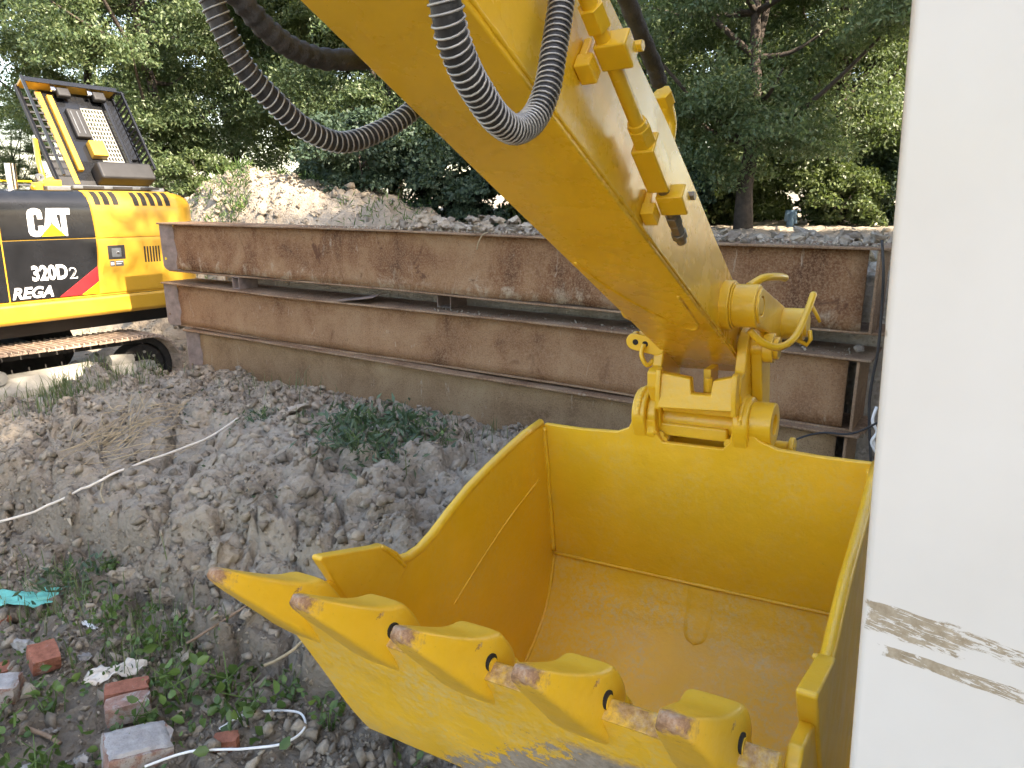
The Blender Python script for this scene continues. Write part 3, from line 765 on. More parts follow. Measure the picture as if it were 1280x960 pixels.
m = MB(); m.tube([A(.606, -.02, 1.395), A(.606, -.02, 1.440)], .015, 6); m.build('coupler_bolt', 'paint_linkage', linkage, bevel=.002)
acyl(.325, .80, -.13, 1.530, .036, 'stick_pin', linkage); acyl(.752, .786, -.13, 1.530, .048, 'pin_washer', linkage); acyl(.786, .80, -.13, 1.53, .030, 'pin_cap', linkage)
m = MB(); m.prism(hull2((-.10, 1.538), .030, (-.17, 1.520), .030), .315, .330, PU); m.build('pin_flag', 'paint_linkage', linkage, bevel=.004)
for dv_ in (.0, -.055):
    m = MB(); m.tube([A(.316, -.095 + dv_, 1.538 - .014 * (dv_ < 0)), A(.329, -.095 + dv_, 1.538 - .014 * (dv_ < 0))], .012, 12); m.build('flag_hole', 'hole_dark', linkage).location = (-.0022, 0, 0)
# front face holes of the flag face the viewer
m = MB(); m.prism(hull2((.335, 1.540), .029, (.415, 1.525), .029), -.062, -.048, lambda p, q, t: (p, -t, q)); m.build('pin_flag', 'paint_linkage', linkage, bevel=.004)
for p in ((.341, 1.539), (.376, 1.534)):
    m = MB(); m.tube([A(p[0], -.0475, p[1]), A(p[0], -.055, p[1])], .0105, 14); m.build('flag_hole', 'hole_dark', linkage)
m = MB(); m.tube(spline([A(.375, -.04, 1.535), A(.372, -.025, 1.50), A(.39, -.03, 1.465), A(.405, -.05, 1.48)], 5), .008, 8); m.build('pin_clip', 'paint_linkage', linkage, smooth=True)
acyl(.716, .85, -.205, 1.178, .020, 'lower_pin', linkage); acyl(.83, .848, -.205, 1.178, .036, 'lower_pin_washer', linkage)
acyl(.405, .752, -.205, 1.178, .040, 'rear_pin', linkage)
# painted rope / grease line looped around the boss
m = MB(); m.tube(spline([A(.735, .035, 1.745), A(.765, -.02, 1.765), A(.79, -.10, 1.762), A(.80, -.165, 1.752)], 6), .012, 10); m.build('grease_line', 'paint_linkage', linkage, smooth=True)
P = spline([A(.745, .05, 1.615), A(.78, .03, 1.575), A(.82, -.02, 1.555), A(.85, -.10, 1.575), A(.865, -.20, 1.640), A(.87, -.28, 1.690)], 10)
m = MB(); m.tube(P, [.0105 + .0016 * (i % 2) for i in range(len(P))], 10); m.build('grease_line', 'paint_linkage', linkage, smooth=True)
m = MB(); m.tube([A(.868, -.25, 1.660), A(.885, -.26, 1.625), A(.895, -.27, 1.60)], .006, 8); m.build('line_tail', 'paint_linkage', linkage, smooth=True)

# ---- pipe run on the stick's side
pv = lambda v: (v, 2.323 + (v - 1.117) * .812 - .10 * max(0, .75 - v))
def sp_(u, v): a, b = pv(v); return A(u, a, b)
pipe = MB(); pipe.tube([sp_(.72, 1.45), sp_(.72, .86)], .0145, 18)
pipe = pipe.build('hydraulic_pipe', 'paint_stick', arm, smooth='auto')
pipe['label'] = 'yellow pipe run clamped to the side of the stick'
for p in pipe.data.polygons: p.use_smooth = True
def hexa(v0, v1, r, name, mat='paint_stick', n=6):
    m = MB(); m.tube([sp_(.72, v0), sp_(.72, v1)], r, n); return m.build(name, mat, pipe, bevel=.0015, angle=25)
hexa(1.11, 1.075, .023, 'pipe_nut'); hexa(.895, .862, .024, 'pipe_nut'); hexa(.905, .893, .019, 'pipe_collar', n=20)
def dirbox(v0, v1, hu, hw_, name, mat='paint_stick', du=0):
    a = Vector(sp_(.72 + du, v0)); b = Vector(sp_(.72 + du, v1)); d = (b - a).normalized(); x = Vector((1, 0, 0)); n = d.cross(x).normalized(); x = n.cross(d).normalized() * 1
    Mx = Matrix(((x.x, d.x, n.x, a.x), (x.y, d.y, n.y, a.y), (x.z, d.z, n.z, a.z), (0, 0, 0, 1)))
    L = (b - a).length; m = MB(); m.box((-hu, 0, -hw_), (hu, L, hw_), Mx); return m.build(name, mat, pipe, bevel=.004, angle=25)
dirbox(.862, .765, .024, .026, 'valve_block')
for v0 in (1.045, .735):
    dirbox(v0 + .012, v0 - .030, .030, .020, 'clamp_half', du=.014)
    a, b = pv(v0 - .01)
    m = MB(); m.box((.674, -.022, -.05), (.705, .022, -.020)); m.box((.674, -.018, -.022), (.690, .018, .022)); o = m.build('clamp_bracket', 'paint_stick', pipe, bevel=.003)
    o.location = (0, -a, b); o.rotation_euler = (math.atan2(-.812, 1) * 1.0, 0, 0)
    m = MB(); m.tube([A(.745, a - .03, b + .008), A(.772, a - .03, b + .008)], .0105, 6); m.tube([A(.742, a - .03, b + .008), A(.747, a - .03, b + .008)], .015, 16); m.build('clamp_bolt', 'paint_stick' if v0 > 1 else 'fitting_steel', pipe, bevel=.001)
m = MB(); m.tube([sp_(.72, .765), sp_(.72, .735)], .013, 14); m.build('valve_neck', 'fitting_steel', pipe, smooth='auto')
def fit(v0, v1, r, name, n=6):
    a, b = pv(v0); a1, b1 = pv(v1); m = MB(); m.tube([A(.72, a, b), A(.72, a1, b1)], r, n); m.build(name, 'fitting_steel', pipe, bevel=.0015, angle=25)
hexa(.712, .690, .012, 'fitting_neck', 'fitting_steel', 16); hexa(.690, .672, .018, 'fitting_nut', 'fitting_steel'); hexa(.670, .650, .016, 'fitting_nut', 'fitting_steel'); hexa(.648, .636, .0185, 'fitting_nut', 'fitting_steel', 8); hexa(.635, .622, .012, 'fitting_end', 'fitting_steel', 16)

# ---- hoses
def hose(path, r, name, mat, label, coil=None, ribs=None, sub=14):
    P = spline(path, sub)
    if ribs: rr = [r * (1 + ribs * math.sin(i * 1.15) + .04 * random.random()) for i in range(len(P))]
    else: rr = r
    m = MB(); m.tube(P, rr, 18); h = m.build(name, mat, arm, smooth=True); h['label'] = label
    if coil:
        pitch, wr = coil
        # arc-length resample, then wind a helix
        P = [Vector(p) for p in P]; L = [0]
        for a, b in zip(P, P[1:]): L.append(L[-1] + (b - a).length)
        tot = L[-1]; turns = tot / pitch; n = int(turns * 14); Q = []
        T = None; Aax = None; j = 0
        for i in range(n + 1):
            s_ = tot * i / n
            while j < len(L) - 2 and L[j + 1] < s_: j += 1
            f = (s_ - L[j]) / max(1e-9, L[j + 1] - L[j]); c = P[j].lerp(P[j + 1], f)
            ta = (P[min(j + 1, len(P) - 1)] - P[max(j - 1, 0)]).normalized(); tb = (P[min(j + 2, len(P) - 1)] - P[j]).normalized(); T = ta.lerp(tb, f).normalized()
            if Aax is None: Aax = T.cross(Vector((0, 0, 1))).normalized()
            Aax = (Aax - T * Aax.dot(T)).normalized(); Bx = T.cross(Aax)
            an = 2 * math.pi * i / 14 + .35 * math.sin(i * .021); Q.append(c + (Aax * math.cos(an) + Bx * math.sin(an)) * (r * 1.09))
        m = MB(); m.tube(Q, wr, 5); m.build('spring_guard', 'spring_steel', h, smooth=True)
    return h
hose([A(.80, 1.66, 2.40), A(.79, 1.635, 2.30), A(.785, 1.615, 2.214), A(.78, 1.598, 2.182), A(.775, 1.569, 2.153), A(.77, 1.533, 2.130), A(.765, 1.488, 2.107), A(.758, 1.430, 2.098), A(.752, 1.368, 2.118), A(.75, 1.323, 2.162), A(.745, 1.288, 2.222), A(.74, 1.252, 2.292), A(.735, 1.215, 2.38), A(.73, 1.19, 2.47)], .0172, 'hose', 'rubber_hose',
     'black hose in a steel spring guard hanging in a tight loop before the stick', (.0100, .0016))
hose([A(.34, 1.60, 2.46), A(.345, 1.575, 2.37), A(.35, 1.556, 2.294), A(.352, 1.540, 2.251), A(.355, 1.515, 2.208), A(.36, 1.474, 2.171), A(.36, 1.416, 2.135), A(.365, 1.335, 2.117), A(.38, 1.24, 2.145), A(.395, 1.17, 2.185), A(.405, 1.10, 2.25)], .0160, 'hose', 'rubber_hose',
     'lower of the two black hoses left of the stick, wound with wire', (.0118, .0015))
hose([A(.32, 1.60, 2.44), A(.34, 1.55, 2.35), A(.355, 1.510, 2.304), A(.36, 1.470, 2.270), A(.36, 1.417, 2.251), A(.365, 1.345, 2.246), A(.385, 1.22, 2.268), A(.40, 1.12, 2.30)], .0165, 'hose', 'hose_sleeve',
     'upper of the two black hoses left of the stick, in a rough sleeve', None, .08, 16)
hose([A(.60, .80, 2.52), A(.60, .672, 2.445), A(.60, .585, 2.385), A(.60, .490, 2.325), A(.60, .445, 2.285)], .0195, 'hose', 'hose_sleeve',
     'black sleeved hose behind the upper edge of the stick', None, .04, 12)
m = MB(); m.tube([A(.60, .425, 2.268), A(.60, .395, 2.243)], .024, 6); m.build('hose_nut', 'paint_stick', stick, bevel=.002)
m = MB(); m.tube(spline([A(.60, .40, 2.245), A(.60, .37, 2.20), A(.60, .385, 2.15), A(.60, .42, 2.08)], 5), .019, 14); m.build('hose_elbow', 'paint_stick', stick, smooth=True)
# (stick heel) pivot boss out of view
acyl(.40, .70, 3.2, 3.26, .14, 'heel_boss', stick)

# ------------------------------------------------------------------ white machine panel close by on the right
px_ = Vector((.64, -.77, 0)).normalized(); py_ = Vector((-px_.y, px_.x, 0)); lean = .0435
zx = (Vector((0, 0, 1)) - px_ * lean).normalized(); xx = zx.cross(py_).normalized() * -1
if xx.dot(px_) < 0: xx = -xx
po = Vector((.3675, .75, 1.6)) + px_ * .0225
m = MB(); m.box((0, 0, -1.55), (1.5, .30, 1.7))
panel = m.build('machine_panel', 'white_enamel', bevel=.013, seg=4)
panel.matrix_world = Matrix(((xx.x, py_.x, zx.x, po.x), (xx.y, py_.y, zx.y, po.y), (xx.z, py_.z, zx.z, po.z), (0, 0, 0, 1)))
tag(panel, 'white painted steel machine panel close at the right, with brown scrapes', 'machine panel')
#PART3
# ------------------------------------------------------------------ second excavator, hood open (s along its side, y away from the viewer)
EA = R(32.65)
ME = Matrix(((math.sin(EA), -math.cos(EA), 0, -4.968), (math.cos(EA), math.sin(EA), 0, 7.13), (0, 0, 1, 0), (0, 0, 0, 1))) @ Matrix.Rotation(R(.9), 4, 'Y')
ex = empty('excavator', M=ME); tag(ex, 'parked yellow and black tracked excavator with its engine hood raised', 'excavator')
AR, AZ = .17, 1.905
def side(z, off=0.):
    """body side profile: vertical, then rolling over into the top"""
    if z <= AZ: return (-off, z)
    an = (z - AZ) / .17 * math.pi / 2; an = min(an, math.pi / 2)
    return (AR - (AR + off) * math.cos(an), AZ + (AR + off) * math.sin(an))
def sidepanel(name, s0, s1, z0, z1, mat, off=.012, th=.014, parent=None, nz=10, bevel=.003):
    f0 = s0 if callable(s0) else (lambda z: s0); f1 = s1 if callable(s1) else (lambda z: s1)
    m = MB(); vs = []
    for j in range(nz + 1):
        z = z0 + (z1 - z0) * j / nz
        for d in (off, off - th):
            y, zz = side(z, d)
            vs += [(f0(z), y, zz), (f1(z), y, zz)]
    fs = []
    for j in range(nz):
        a, b = 4 * j, 4 * j + 4
        fs += [(a, a + 1, b + 1, b), (a + 2, b + 2, b + 3, a + 3), (a, b, b + 2, a + 2), (a + 1, a + 3, b + 3, b + 1)]
    fs += [(0, 2, 3, 1), (4 * nz, 4 * nz + 1, 4 * nz + 3, 4 * nz + 2)]
    m.add(vs, fs); return m.build(name, mat, parent or ex, bevel=bevel, seg=1)
# core body with rounded rear corner
m = MB(); rings = []
def plan(ins):
    r = .34; x0, x1, y0, y1 = -3.2, 2.33 - ins, ins, 2.72 - ins; lp = [(x0, y0)]
    for k in range(9): a = -math.pi / 2 + math.pi / 2 * k / 8; lp.append((x1 - r + r * math.cos(a), y0 + r + r * math.sin(a)))
    for k in range(9): a = math.pi / 2 * k / 8; lp.append((x1 - r + r * math.cos(a), y1 - r + r * math.sin(a)))
    lp.append((x0, y1)); return lp
lv = [(.99, 0), (AZ, 0)] + [(AZ + AR * math.sin(a), AR * (1 - math.cos(a))) for a in np.linspace(.2, 1.5, 6)]
n_ = len(plan(0)); vs = []
for z, ins in lv: vs += [(a, b, z) for a, b in plan(ins)]
fs = [(i * n_ + k, i * n_ + (k + 1) % n_, (i + 1) * n_ + (k + 1) % n_, (i + 1) * n_ + k) for i in range(len(lv) - 1) for k in range(n_)]
fs += [tuple(range(n_))[::-1], tuple(range((len(lv) - 1) * n_, len(lv) * n_))]
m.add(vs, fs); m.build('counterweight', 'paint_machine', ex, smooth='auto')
dv1 = lambda z: .975 + .055 * math.sin(min(1, max(0, (2.07 - z) / 1.06)) * math.pi) - .02 * (2.07 - z) - .004
dv2 = lambda z: dv1(z) + .010
sidepanel('black_door', .115, dv1, 1.605, 2.068, 'black_paint')
sidepanel('black_door', .115, dv1, 1.012, 1.595, 'black_paint')
sidepanel('front_door', -3.1, .100, 1.012, 2.068, 'black_paint')
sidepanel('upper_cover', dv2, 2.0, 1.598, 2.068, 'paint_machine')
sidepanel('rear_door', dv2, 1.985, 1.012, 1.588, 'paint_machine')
for k in range(3): sidepanel('vent_slot', 1.05 + .098 * k, 1.05 + .098 * k + .060, 1.925, 2.035, 'hole_dark', .0135, .004, nz=4, bevel=0)
for k in range(5): sidepanel('vent_slot', 1.48 + .094 * k, 1.48 + .094 * k + .056, 1.92, 2.03, 'hole_dark', .0135, .004, nz=4, bevel=0)
for k in range(6): sidepanel('vent_slot', 1.535 + .034 * k, 1.535 + .034 * k + .018, 1.315, 1.49, 'hole_dark', .0135, .004, nz=1, bevel=0)
sidepanel('latch_recess', 1.125, 1.315, 1.365, 1.515, 'black_matte', .015, .006, nz=1)
sidepanel('latch_handle', 1.165, 1.27, 1.39, 1.485, 'grey_plastic', .022, .010, nz=1, bevel=.006)
sidepanel('latch_lock', 1.215, 1.245, 1.42, 1.45, 'chrome', .026, .006, nz=1)
sidepanel('sticker', 1.135, 1.185, 1.292, 1.352, 'label_dark', .0135, .003, nz=1, bevel=0); sidepanel('sticker', 1.195, 1.285, 1.292, 1.352, 'label_dark', .0135, .003, nz=1, bevel=0)
sidepanel('sticker_print', 1.142, 1.178, 1.305, 1.335, 'decal_white', .0150, .003, nz=1, bevel=0)
for k in range(2): sidepanel('sticker_print', 1.202, 1.278 - .02 * k, 1.335 - .022 * k, 1.342 - .022 * k, 'decal_white', .0150, .003, nz=1, bevel=0)
# lettering
def text_obj(body, name, mat, x0, z0, wid, hei, off=.0, shear=0., fat=.0, y=-.0155, parent=None):
    cu = bpy.data.curves.new(name, 'FONT'); cu.body = body; cu.size = 1; cu.offset = fat; cu.shear = shear; cu.resolution_u = 3; cu.space_character = 1.0
    to = bpy.data.objects.new(name, cu); COL.objects.link(to)
    dg = bpy.context.evaluated_depsgraph_get(); me = bpy.data.meshes.new_from_object(to.evaluated_get(dg)); bpy.data.objects.remove(to)
    co = np.array([v.co[:] for v in me.vertices]); mn, mx = co.min(0), co.max(0)
    for v in me.vertices:
        v.co = (x0 + (v.co.x - mn[0]) / (mx[0] - mn[0]) * wid, y, z0 + (v.co.y - mn[1]) / (mx[1] - mn[1]) * hei)
    o = bpy.data.objects.new(name, me); COL.objects.link(o); me.materials.clear(); me.materials.append(MAT[mat]); o.parent = parent or ex; return o
def poly(name, pts, mat, y):
    m = MB(); n = len(pts); m.add([(a, y, b) for a, b in pts] + [(a, y + .002, b) for a, b in pts], [tuple(range(n)), tuple(range(n, 2 * n))[::-1]] + [(i, (i + 1) % n, n + (i + 1) % n, n + i) for i in range(n)])
    return m.build(name, mat, ex)
x0, x1, z0, z1 = .345, .775, 1.63, 1.905      # C A T, block letters
def L(px, pz): return (x0 + (x1 - x0) * px, z0 + (z1 - z0) * pz)
C_ = [(.37, .62), (.26, .62), (.26, .72), (.245, .78), (.20, .78), (.175, .75), (.175, .25), (.20, .20), (.245, .20), (.26, .25), (.26, .38), (.37, .38), (.37, .18), (.33, .05), (.25, .0), (.15, .0), (.07, .06), (.04, .18), (.04, .82), (.08, .94), (.17, 1.), (.26, 1.), (.34, .94), (.37, .82)]
A_ = [(.36, .0), (.475, 1.), (.66, 1.), (.775, .0), (.64, .0), (.567, .62), (.495, .0)]
T_ = [(.66, 1.0), (1.0, 1.0), (1.0, .78), (.90, .78), (.90, .0), (.775, .0), (.775, .78), (.70, .78)]
poly('logo_letter', [L(*p) for p in C_], 'decal_white', -.0150); poly('logo_letter', [L(*p) for p in A_], 'decal_white', -.0152); poly('logo_letter', [L(*p) for p in T_], 'decal_white', -.0150)
poly('logo_triangle', [L(.27, -.01), L(.86, -.01), L(.565, .47)], 'black_matte', -.0165); poly('logo_triangle', [L(.30, .01), L(.83, .01), L(.565, .43)], 'decal_yellow', -.0178)
text_obj('320D', 'model_number', 'decal_white', .335, 1.195, .345, .155, fat=.035); text_obj('2', 'model_number', 'decal_white', .695, 1.195, .08, .115, fat=.012)
text_obj('2', 'model_number', 'black_paint', .706, 1.205, .058, .095, fat=-.005, y=-.0165)
text_obj('REGA', 'lettering', 'decal_white', .130, 1.030, .385, .115, shear=.28, fat=.030)
poly('stripe', [(.575, 1.020), (.995, 1.305), (.993, 1.150), (.790, 1.020)], 'decal_red', -.0150); poly('stripe', [(.800, 1.020), (.992, 1.143), (.985, 1.020)], 'decal_yellow', -.0150)
# lower rail
m = MB(); rl = [(-.035, .985), (-.05, .965), (-.05, .82), (-.02, .785), (.06, .775), (.06, .985)]
m.prism(rl, -3.2, 2.25, lambda p, q, t: (t, p, q)); m.build('lower_rail', 'paint_machine', ex, bevel=.012, seg=3)
m = MB(); m.box((-3.1, .25, .62), (2.0, 2.4, .79)); m.build('swing_deck', 'black_matte', ex)
m = MB(); m.tube([(-.75, 1.35, .62), (-.75, 1.35, .34)], .72, 40); m.build('swing_ring', 'black_matte', ex)
m = MB(); m.box((-2.4, .7, .0), (.9, 2.0, .36)); m.build('car_body', 'track_rubber', ex, bevel=.03)
# deck under the hood
m = MB(); m.box((.72, .24, 2.075), (2.02, .62, 2.125)); m.box((.95, .18, 2.10), (1.85, .24, 2.14)); m.build('hood_seal', 'grey_plastic', ex, bevel=.01)
for k in range(3): m = MB(); m.box((1.05 + .32 * k, .17, 2.105), (1.27 + .32 * k, .178, 2.132)); m.build('seal_clip', 'black_matte', ex)
# engine hood: shell tilted back about its far edge
HM = Matrix.Translation((1.16, .88, 2.14)) @ Matrix.Rotation(R(-31), 4, 'X')
hood = empty('engine_hood'); hood.parent = ex; hood.matrix_local = HM; hood['label'] = 'raised engine hood seen from inside, yellow and black with a wire grid'
HW, HH, HD = 1.08, 1.28, .26
def hb(name, mat, a, b, bevel=.006): m = MB(); m.box(a, b); return m.build(name, mat, hood, bevel=bevel, seg=2)
hb('skin', 'black_paint', (.22, -.012, .06), (.63, 0, HH)); hb('skin', 'black_paint', (.89, -.012, .06), (HW, 0, HH)); hb('skin', 'black_paint', (.63, -.012, 1.06), (.89, 0, HH)); hb('skin', 'black_matte', (.0, -.012, .0), (HW, 0, .33))
for a in np.linspace(.63, .89, 8): hb('grid_bar', 'dusty_frame', (a - .007, -.010, .33), (a + .007, .002, 1.06), 0)
for b in np.linspace(.34, 1.05, 13): hb('grid_bar', 'dusty_frame', (.63, -.012, b - .008), (.89, .004, b + .008), 0)
hb('top_wall', 'paint_machine', (0, -HD * .62, HH - .03), (HW, 0, HH)); hb('top_lip', 'black_paint', (-.01, -HD * .66, HH - .05), (HW + .01, -HD * .60, HH + .01))
hb('left_rail', 'black_matte', (-.02, -.03, 0), (.02, .02, HH)); hb('left_rail_front', 'black_paint', (-.02, -.20, .02), (.01, -.17, HH))
hb('louvre_post', 'paint_machine', (.18, -.02, .02), (.24, .02, HH - .05))
for b in np.linspace(.12, 1.12, 12): hb('louvre_bar', 'black_matte', (.02, -.012, b - .012), (.19, .006, b + .012), 0)
hb('inner_rib', 'paint_machine', (.27, -.06, .18), (.33, -.012, 1.16)); hb('inner_rib', 'black_paint', (.905, -.08, .2), (.95, -.012, 1.2)); hb('inner_rib', 'black_paint', (.96, -.06, .35), (1.05, -.012, 1.1))
hb('foam_pad', 'black_matte', (.42, -.07, .62), (.59, -.012, 1.0), .015); hb('bracket_box', 'paint_machine', (.50, -.10, .36), (.68, -.012, .56), .01)
for k in range(2): hb('pad_strip', 'grey_plastic', (.45 + .07 * k, -.076, .66), (.462 + .07 * k, -.069, .96), 0)
for k in range(2): hb('hood_latch', 'chrome', (.30 + .42 * k, -.14, 1.17), (.36 + .42 * k, -.10, 1.25), .01); hb('latch_bracket', 'black_matte', (.37 + .42 * k, -.13, 1.12), (.52 + .42 * k, -.06, 1.24), .02)
# right side wall: frame with ladder bars
hb('wall_rail', 'black_paint', (HW - .012, -.055, .04), (HW + .012, 0, HH - .02)); hb('wall_rail', 'black_paint', (HW - .012, -.26, .10), (HW + .012, -.225, HH - .10))
for b in np.linspace(.12, 1.12, 15): hb('wall_bar', 'black_paint', (HW - .010, -.23, b - .009), (HW + .010, -.05, b + .009), 0)
m = MB(); m.tube(spline([(HW, -.03, HH - .02), (HW + .02, -.13, HH - .03), (HW + .02, -.24, HH - .13)], 6), .022, 10); m.build('corner_guard', 'black_paint', hood, smooth=True)
hb('bottom_box', 'black_matte', (.42, -.20, .0), (HW + .01, -.012, .22), .03)
m = MB(); m.tube([(.88, .60, 2.10), (.90, .72, 2.38), (1.02, .98, 2.62)], .028, 10); m.build('hood_strut', 'paint_machine', ex, smooth=True)
# exhaust, handrail lugs and pale guard behind the black door
m = MB(); m.ring((.475, .42, 2.19), (0, 0, 1), .040, .048, .30); m.build('exhaust_pipe', 'chrome', ex, smooth='auto')
m = MB(); m.tube([(.475, .42, 2.0), (.475, .42, 2.33)], .041, 18); m.build('exhaust_bore', 'hole_dark', ex)
m = MB(); m.prism([(.10, 2.07), (.40, 2.07), (.40, 2.40), (.34, 2.55), (.24, 2.62), (.10, 2.64)], .55, .75, lambda p, q, t: (p, t, q)); m.build('filter_cover', 'pale_blue_paint', ex, bevel=.05, seg=4)
for k, zz in enumerate((2.13, 2.165)):
    m = MB(); m.box((.10, .545, zz), (.72, .549, zz + .014)); m.build('cover_stripe', 'decal_yellow' if k else 'label_dark', ex)
m = MB(); m.box((.62, .28, 2.075), (.70, .36, 2.16)); m.box((.72, .30, 2.12), (.90, .37, 2.19)); m.tube([(.60, .3, 2.10), (.84, .36, 2.20)], .030, 10); m.build('lift_lug', 'paint_machine', ex, bevel=.012)
m = MB(); m.ring((.70, .33, 2.21), (0, 1, 0), .014, .040, .03, 20); m.build('lift_eye', 'grey_plastic', ex)
# track: rounded loop of ribbed shoes
track = empty('track'); track.parent = ex; track['label'] = 'near steel track, dusty and rust brown'
TY0, TY1 = -.16, .44; rT = .37; cz = .125; sE, sF = 1.40, -2.9
def loop_pt(d):
    Lf = sE - sF; c = math.pi * rT; tot = 2 * Lf + 2 * c; d %= tot
    sag = lambda s: .03 * math.sin((s - sF) / Lf * math.pi * 2)
    if d < Lf: s = sF + d; return (s, cz + rT - .02 * math.sin((s - sF) / Lf * math.pi) + .045 * (sE - s) / 1.5 * (s > -.4) , 0)
    d -= Lf
    if d < c: a = d / rT; return (sE + rT * math.sin(a), cz + rT * math.cos(a), a)
    d -= c
    if d < Lf: return (sE - d, cz - rT, math.pi)
    d -= Lf; a = d / rT; return (sF - rT * math.sin(a), cz - rT * math.cos(a), math.pi + a)
tot = 2 * (sE - sF) + 2 * math.pi * rT; ns = int(tot / .172)
shoe = MB(); shoe.box((-.080, TY0, -.012), (.080, TY1, .006))
for k in (-.062, 0, .062): shoe.prism([(k - .011, .005), (k + .011, .005), (k + .006, .030), (k - .006, .030)], TY0, TY1, lambda p, q, t: (p, t, q))
sh = shoe.build('shoe', 'track_shoe', track, bevel=.003, seg=1)
for k in range(ns):
    s_, z_, a_ = loop_pt(k * tot / ns); o = sh if k == 0 else sh.copy()
    if k: COL.objects.link(o)
    o.parent = track; o.location = (s_, 0, z_); o.rotation_euler = (0, a_, 0)
m = MB()
P = [loop_pt(i * tot / 160) for i in range(160)]
vs = []
for s_, z_, a_ in P:
    nx, nz = math.sin(a_), math.cos(a_)
    for yy in (.02, .26):
        vs += [(s_ - nx * .016, yy, z_ - nz * .016), (s_ - nx * .085, yy, z_ - nz * .085)]
fs = []
for i in range(160):
    a, b = 4 * i, 4 * ((i + 1) % 160)
    fs += [(a, a + 1, b + 1, b), (a + 2, b + 2, b + 3, a + 3), (a, b, b + 2, a + 2), (a + 1, a + 3, b + 3, b + 1)]
m.add(vs, fs); m.build('chain', 'track_rubber', track)
m = MB(); m.tube([(sE, .03, cz), (sE, .25, cz)], .27, 30); m.build('idler_wheel', 'track_rubber', track, bevel=.02)
for k in range(9):
    a = k / 9 * 2 * math.pi; m = MB(); m.tube([(sE + .18 * math.cos(a), .020, cz + .18 * math.sin(a)), (sE + .18 * math.cos(a), .034, cz + .18 * math.sin(a))], .016, 10); m.build('idler_bolt', 'dusty_frame', track)
m = MB(); m.prism([(.03, .02), (-.10, .02), (-.12, .05), (-.12, .15), (-.02, .265), (.12, .285), (.12, .02)], -2.7, .86, lambda p, q, t: (t, p, q)); m.build('track_frame', 'dusty_frame', track, bevel=.012, seg=2)
m = MB(); m.prism([(.03, .06), (-.10, .06), (-.12, .12), (-.05, .215), (.12, .235), (.12, .06)], .90, 1.50, lambda p, q, t: (t, p, q - .03 * (t - .9))); m.build('idler_guard', 'dusty_frame', track, bevel=.012, seg=2)
m = MB(); m.prism([(.85, .30), (.92, .27), (1.0, .10), (.93, .06), (.84, .10)], -.115, -.09, lambda p, q, t: (p, t, q)); m.build('frame_gusset', 'track_rubber', track)
m = MB(); m.tube([(1.02, .05, .25), (1.28, .05, .23)], .075, 16); m.build('recoil_spring', 'dusty_frame', track, smooth='auto')
m = MB(); m.tube([(-.25, -.125, .17), (-.25, -.115, .17)], .085, 20, flat=.5); m.build('frame_opening', 'hole_dark', track)
m = MB(); m.tube([(-.12, -.09, .30), (-.12, .2, .30)], .07, 18); m.build('carrier_roller', 'dusty_frame', track)
# far track, plain
m = MB(); lp = [(sF - rT, cz)] + [(sE + rT * math.sin(a), cz + rT * math.cos(a)) for a in np.linspace(0, math.pi, 12)] + [(sF - rT * math.sin(a), cz - rT * math.cos(a)) for a in np.linspace(0, math.pi * .9, 12)]
m.prism([(sE + rT * math.sin(a), cz + rT * math.cos(a)) for a in np.linspace(0, math.pi, 12)] + [(sF - rT * math.sin(a), cz - rT * math.cos(a)) for a in np.linspace(0, math.pi, 12)], 2.2, 2.8, lambda p, q, t: (p, t, q)); m.build('far_track', 'track_rubber', ex)

# ------------------------------------------------------------------ trees
def leaf_cloud(P, L, wr, droop, rng, rnd=False):
    """kite-shaped folded leaves at points P"""
    n = len(P)
    d = rng.normal(size=(n, 3)); d[:, 2] -= droop; d /= np.linalg.norm(d, axis=1)[:, None]
    s = np.cross(d, rng.normal(size=(n, 3))); s /= np.linalg.norm(s, axis=1)[:, None] + 1e-9
    nn = np.cross(d, s); Ls = (L * rng.uniform(.65, 1.25, n))[:, None]
    if rnd:
        bw = nn * Ls * .10
        v = np.stack([P, P + d * Ls * .25 + s * Ls * wr * .85 + bw, P + d * Ls * .62 + s * Ls * wr * .9 + bw, P + d * Ls - bw, P + d * Ls * .62 - s * Ls * wr * .9 + bw, P + d * Ls * .25 - s * Ls * wr * .85 + bw], 1).reshape(-1, 3)
        b = np.arange(n) * 6
        return v, np.concatenate([np.stack([b, b + i, b + i + 1], 1) for i in (1, 2, 3, 4)])
    v = np.stack([P, P + d * Ls * .45 + s * Ls * wr + nn * Ls * .08, P + d * Ls, P + d * Ls * .45 - s * Ls * wr + nn * Ls * .08], 1).reshape(-1, 3)
    b = np.arange(n) * 4
    return v, np.concatenate([np.stack([b, b + 1, b + 2], 1), np.stack([b, b + 2, b + 3], 1)])
def tri_mesh(name, v, f, mat):
    me = bpy.data.meshes.new(name); me.vertices.add(len(v)); me.vertices.foreach_set('co', v.astype(np.float32).ravel())
    me.loops.add(f.size); me.loops.foreach_set('vertex_index', f.astype(np.int32).ravel())
    me.polygons.add(len(f)); me.polygons.foreach_set('loop_start', (np.arange(len(f)) * f.shape[1]).astype(np.int32)); me.update(calc_edges=True); me.materials.append(MAT[mat]); return me
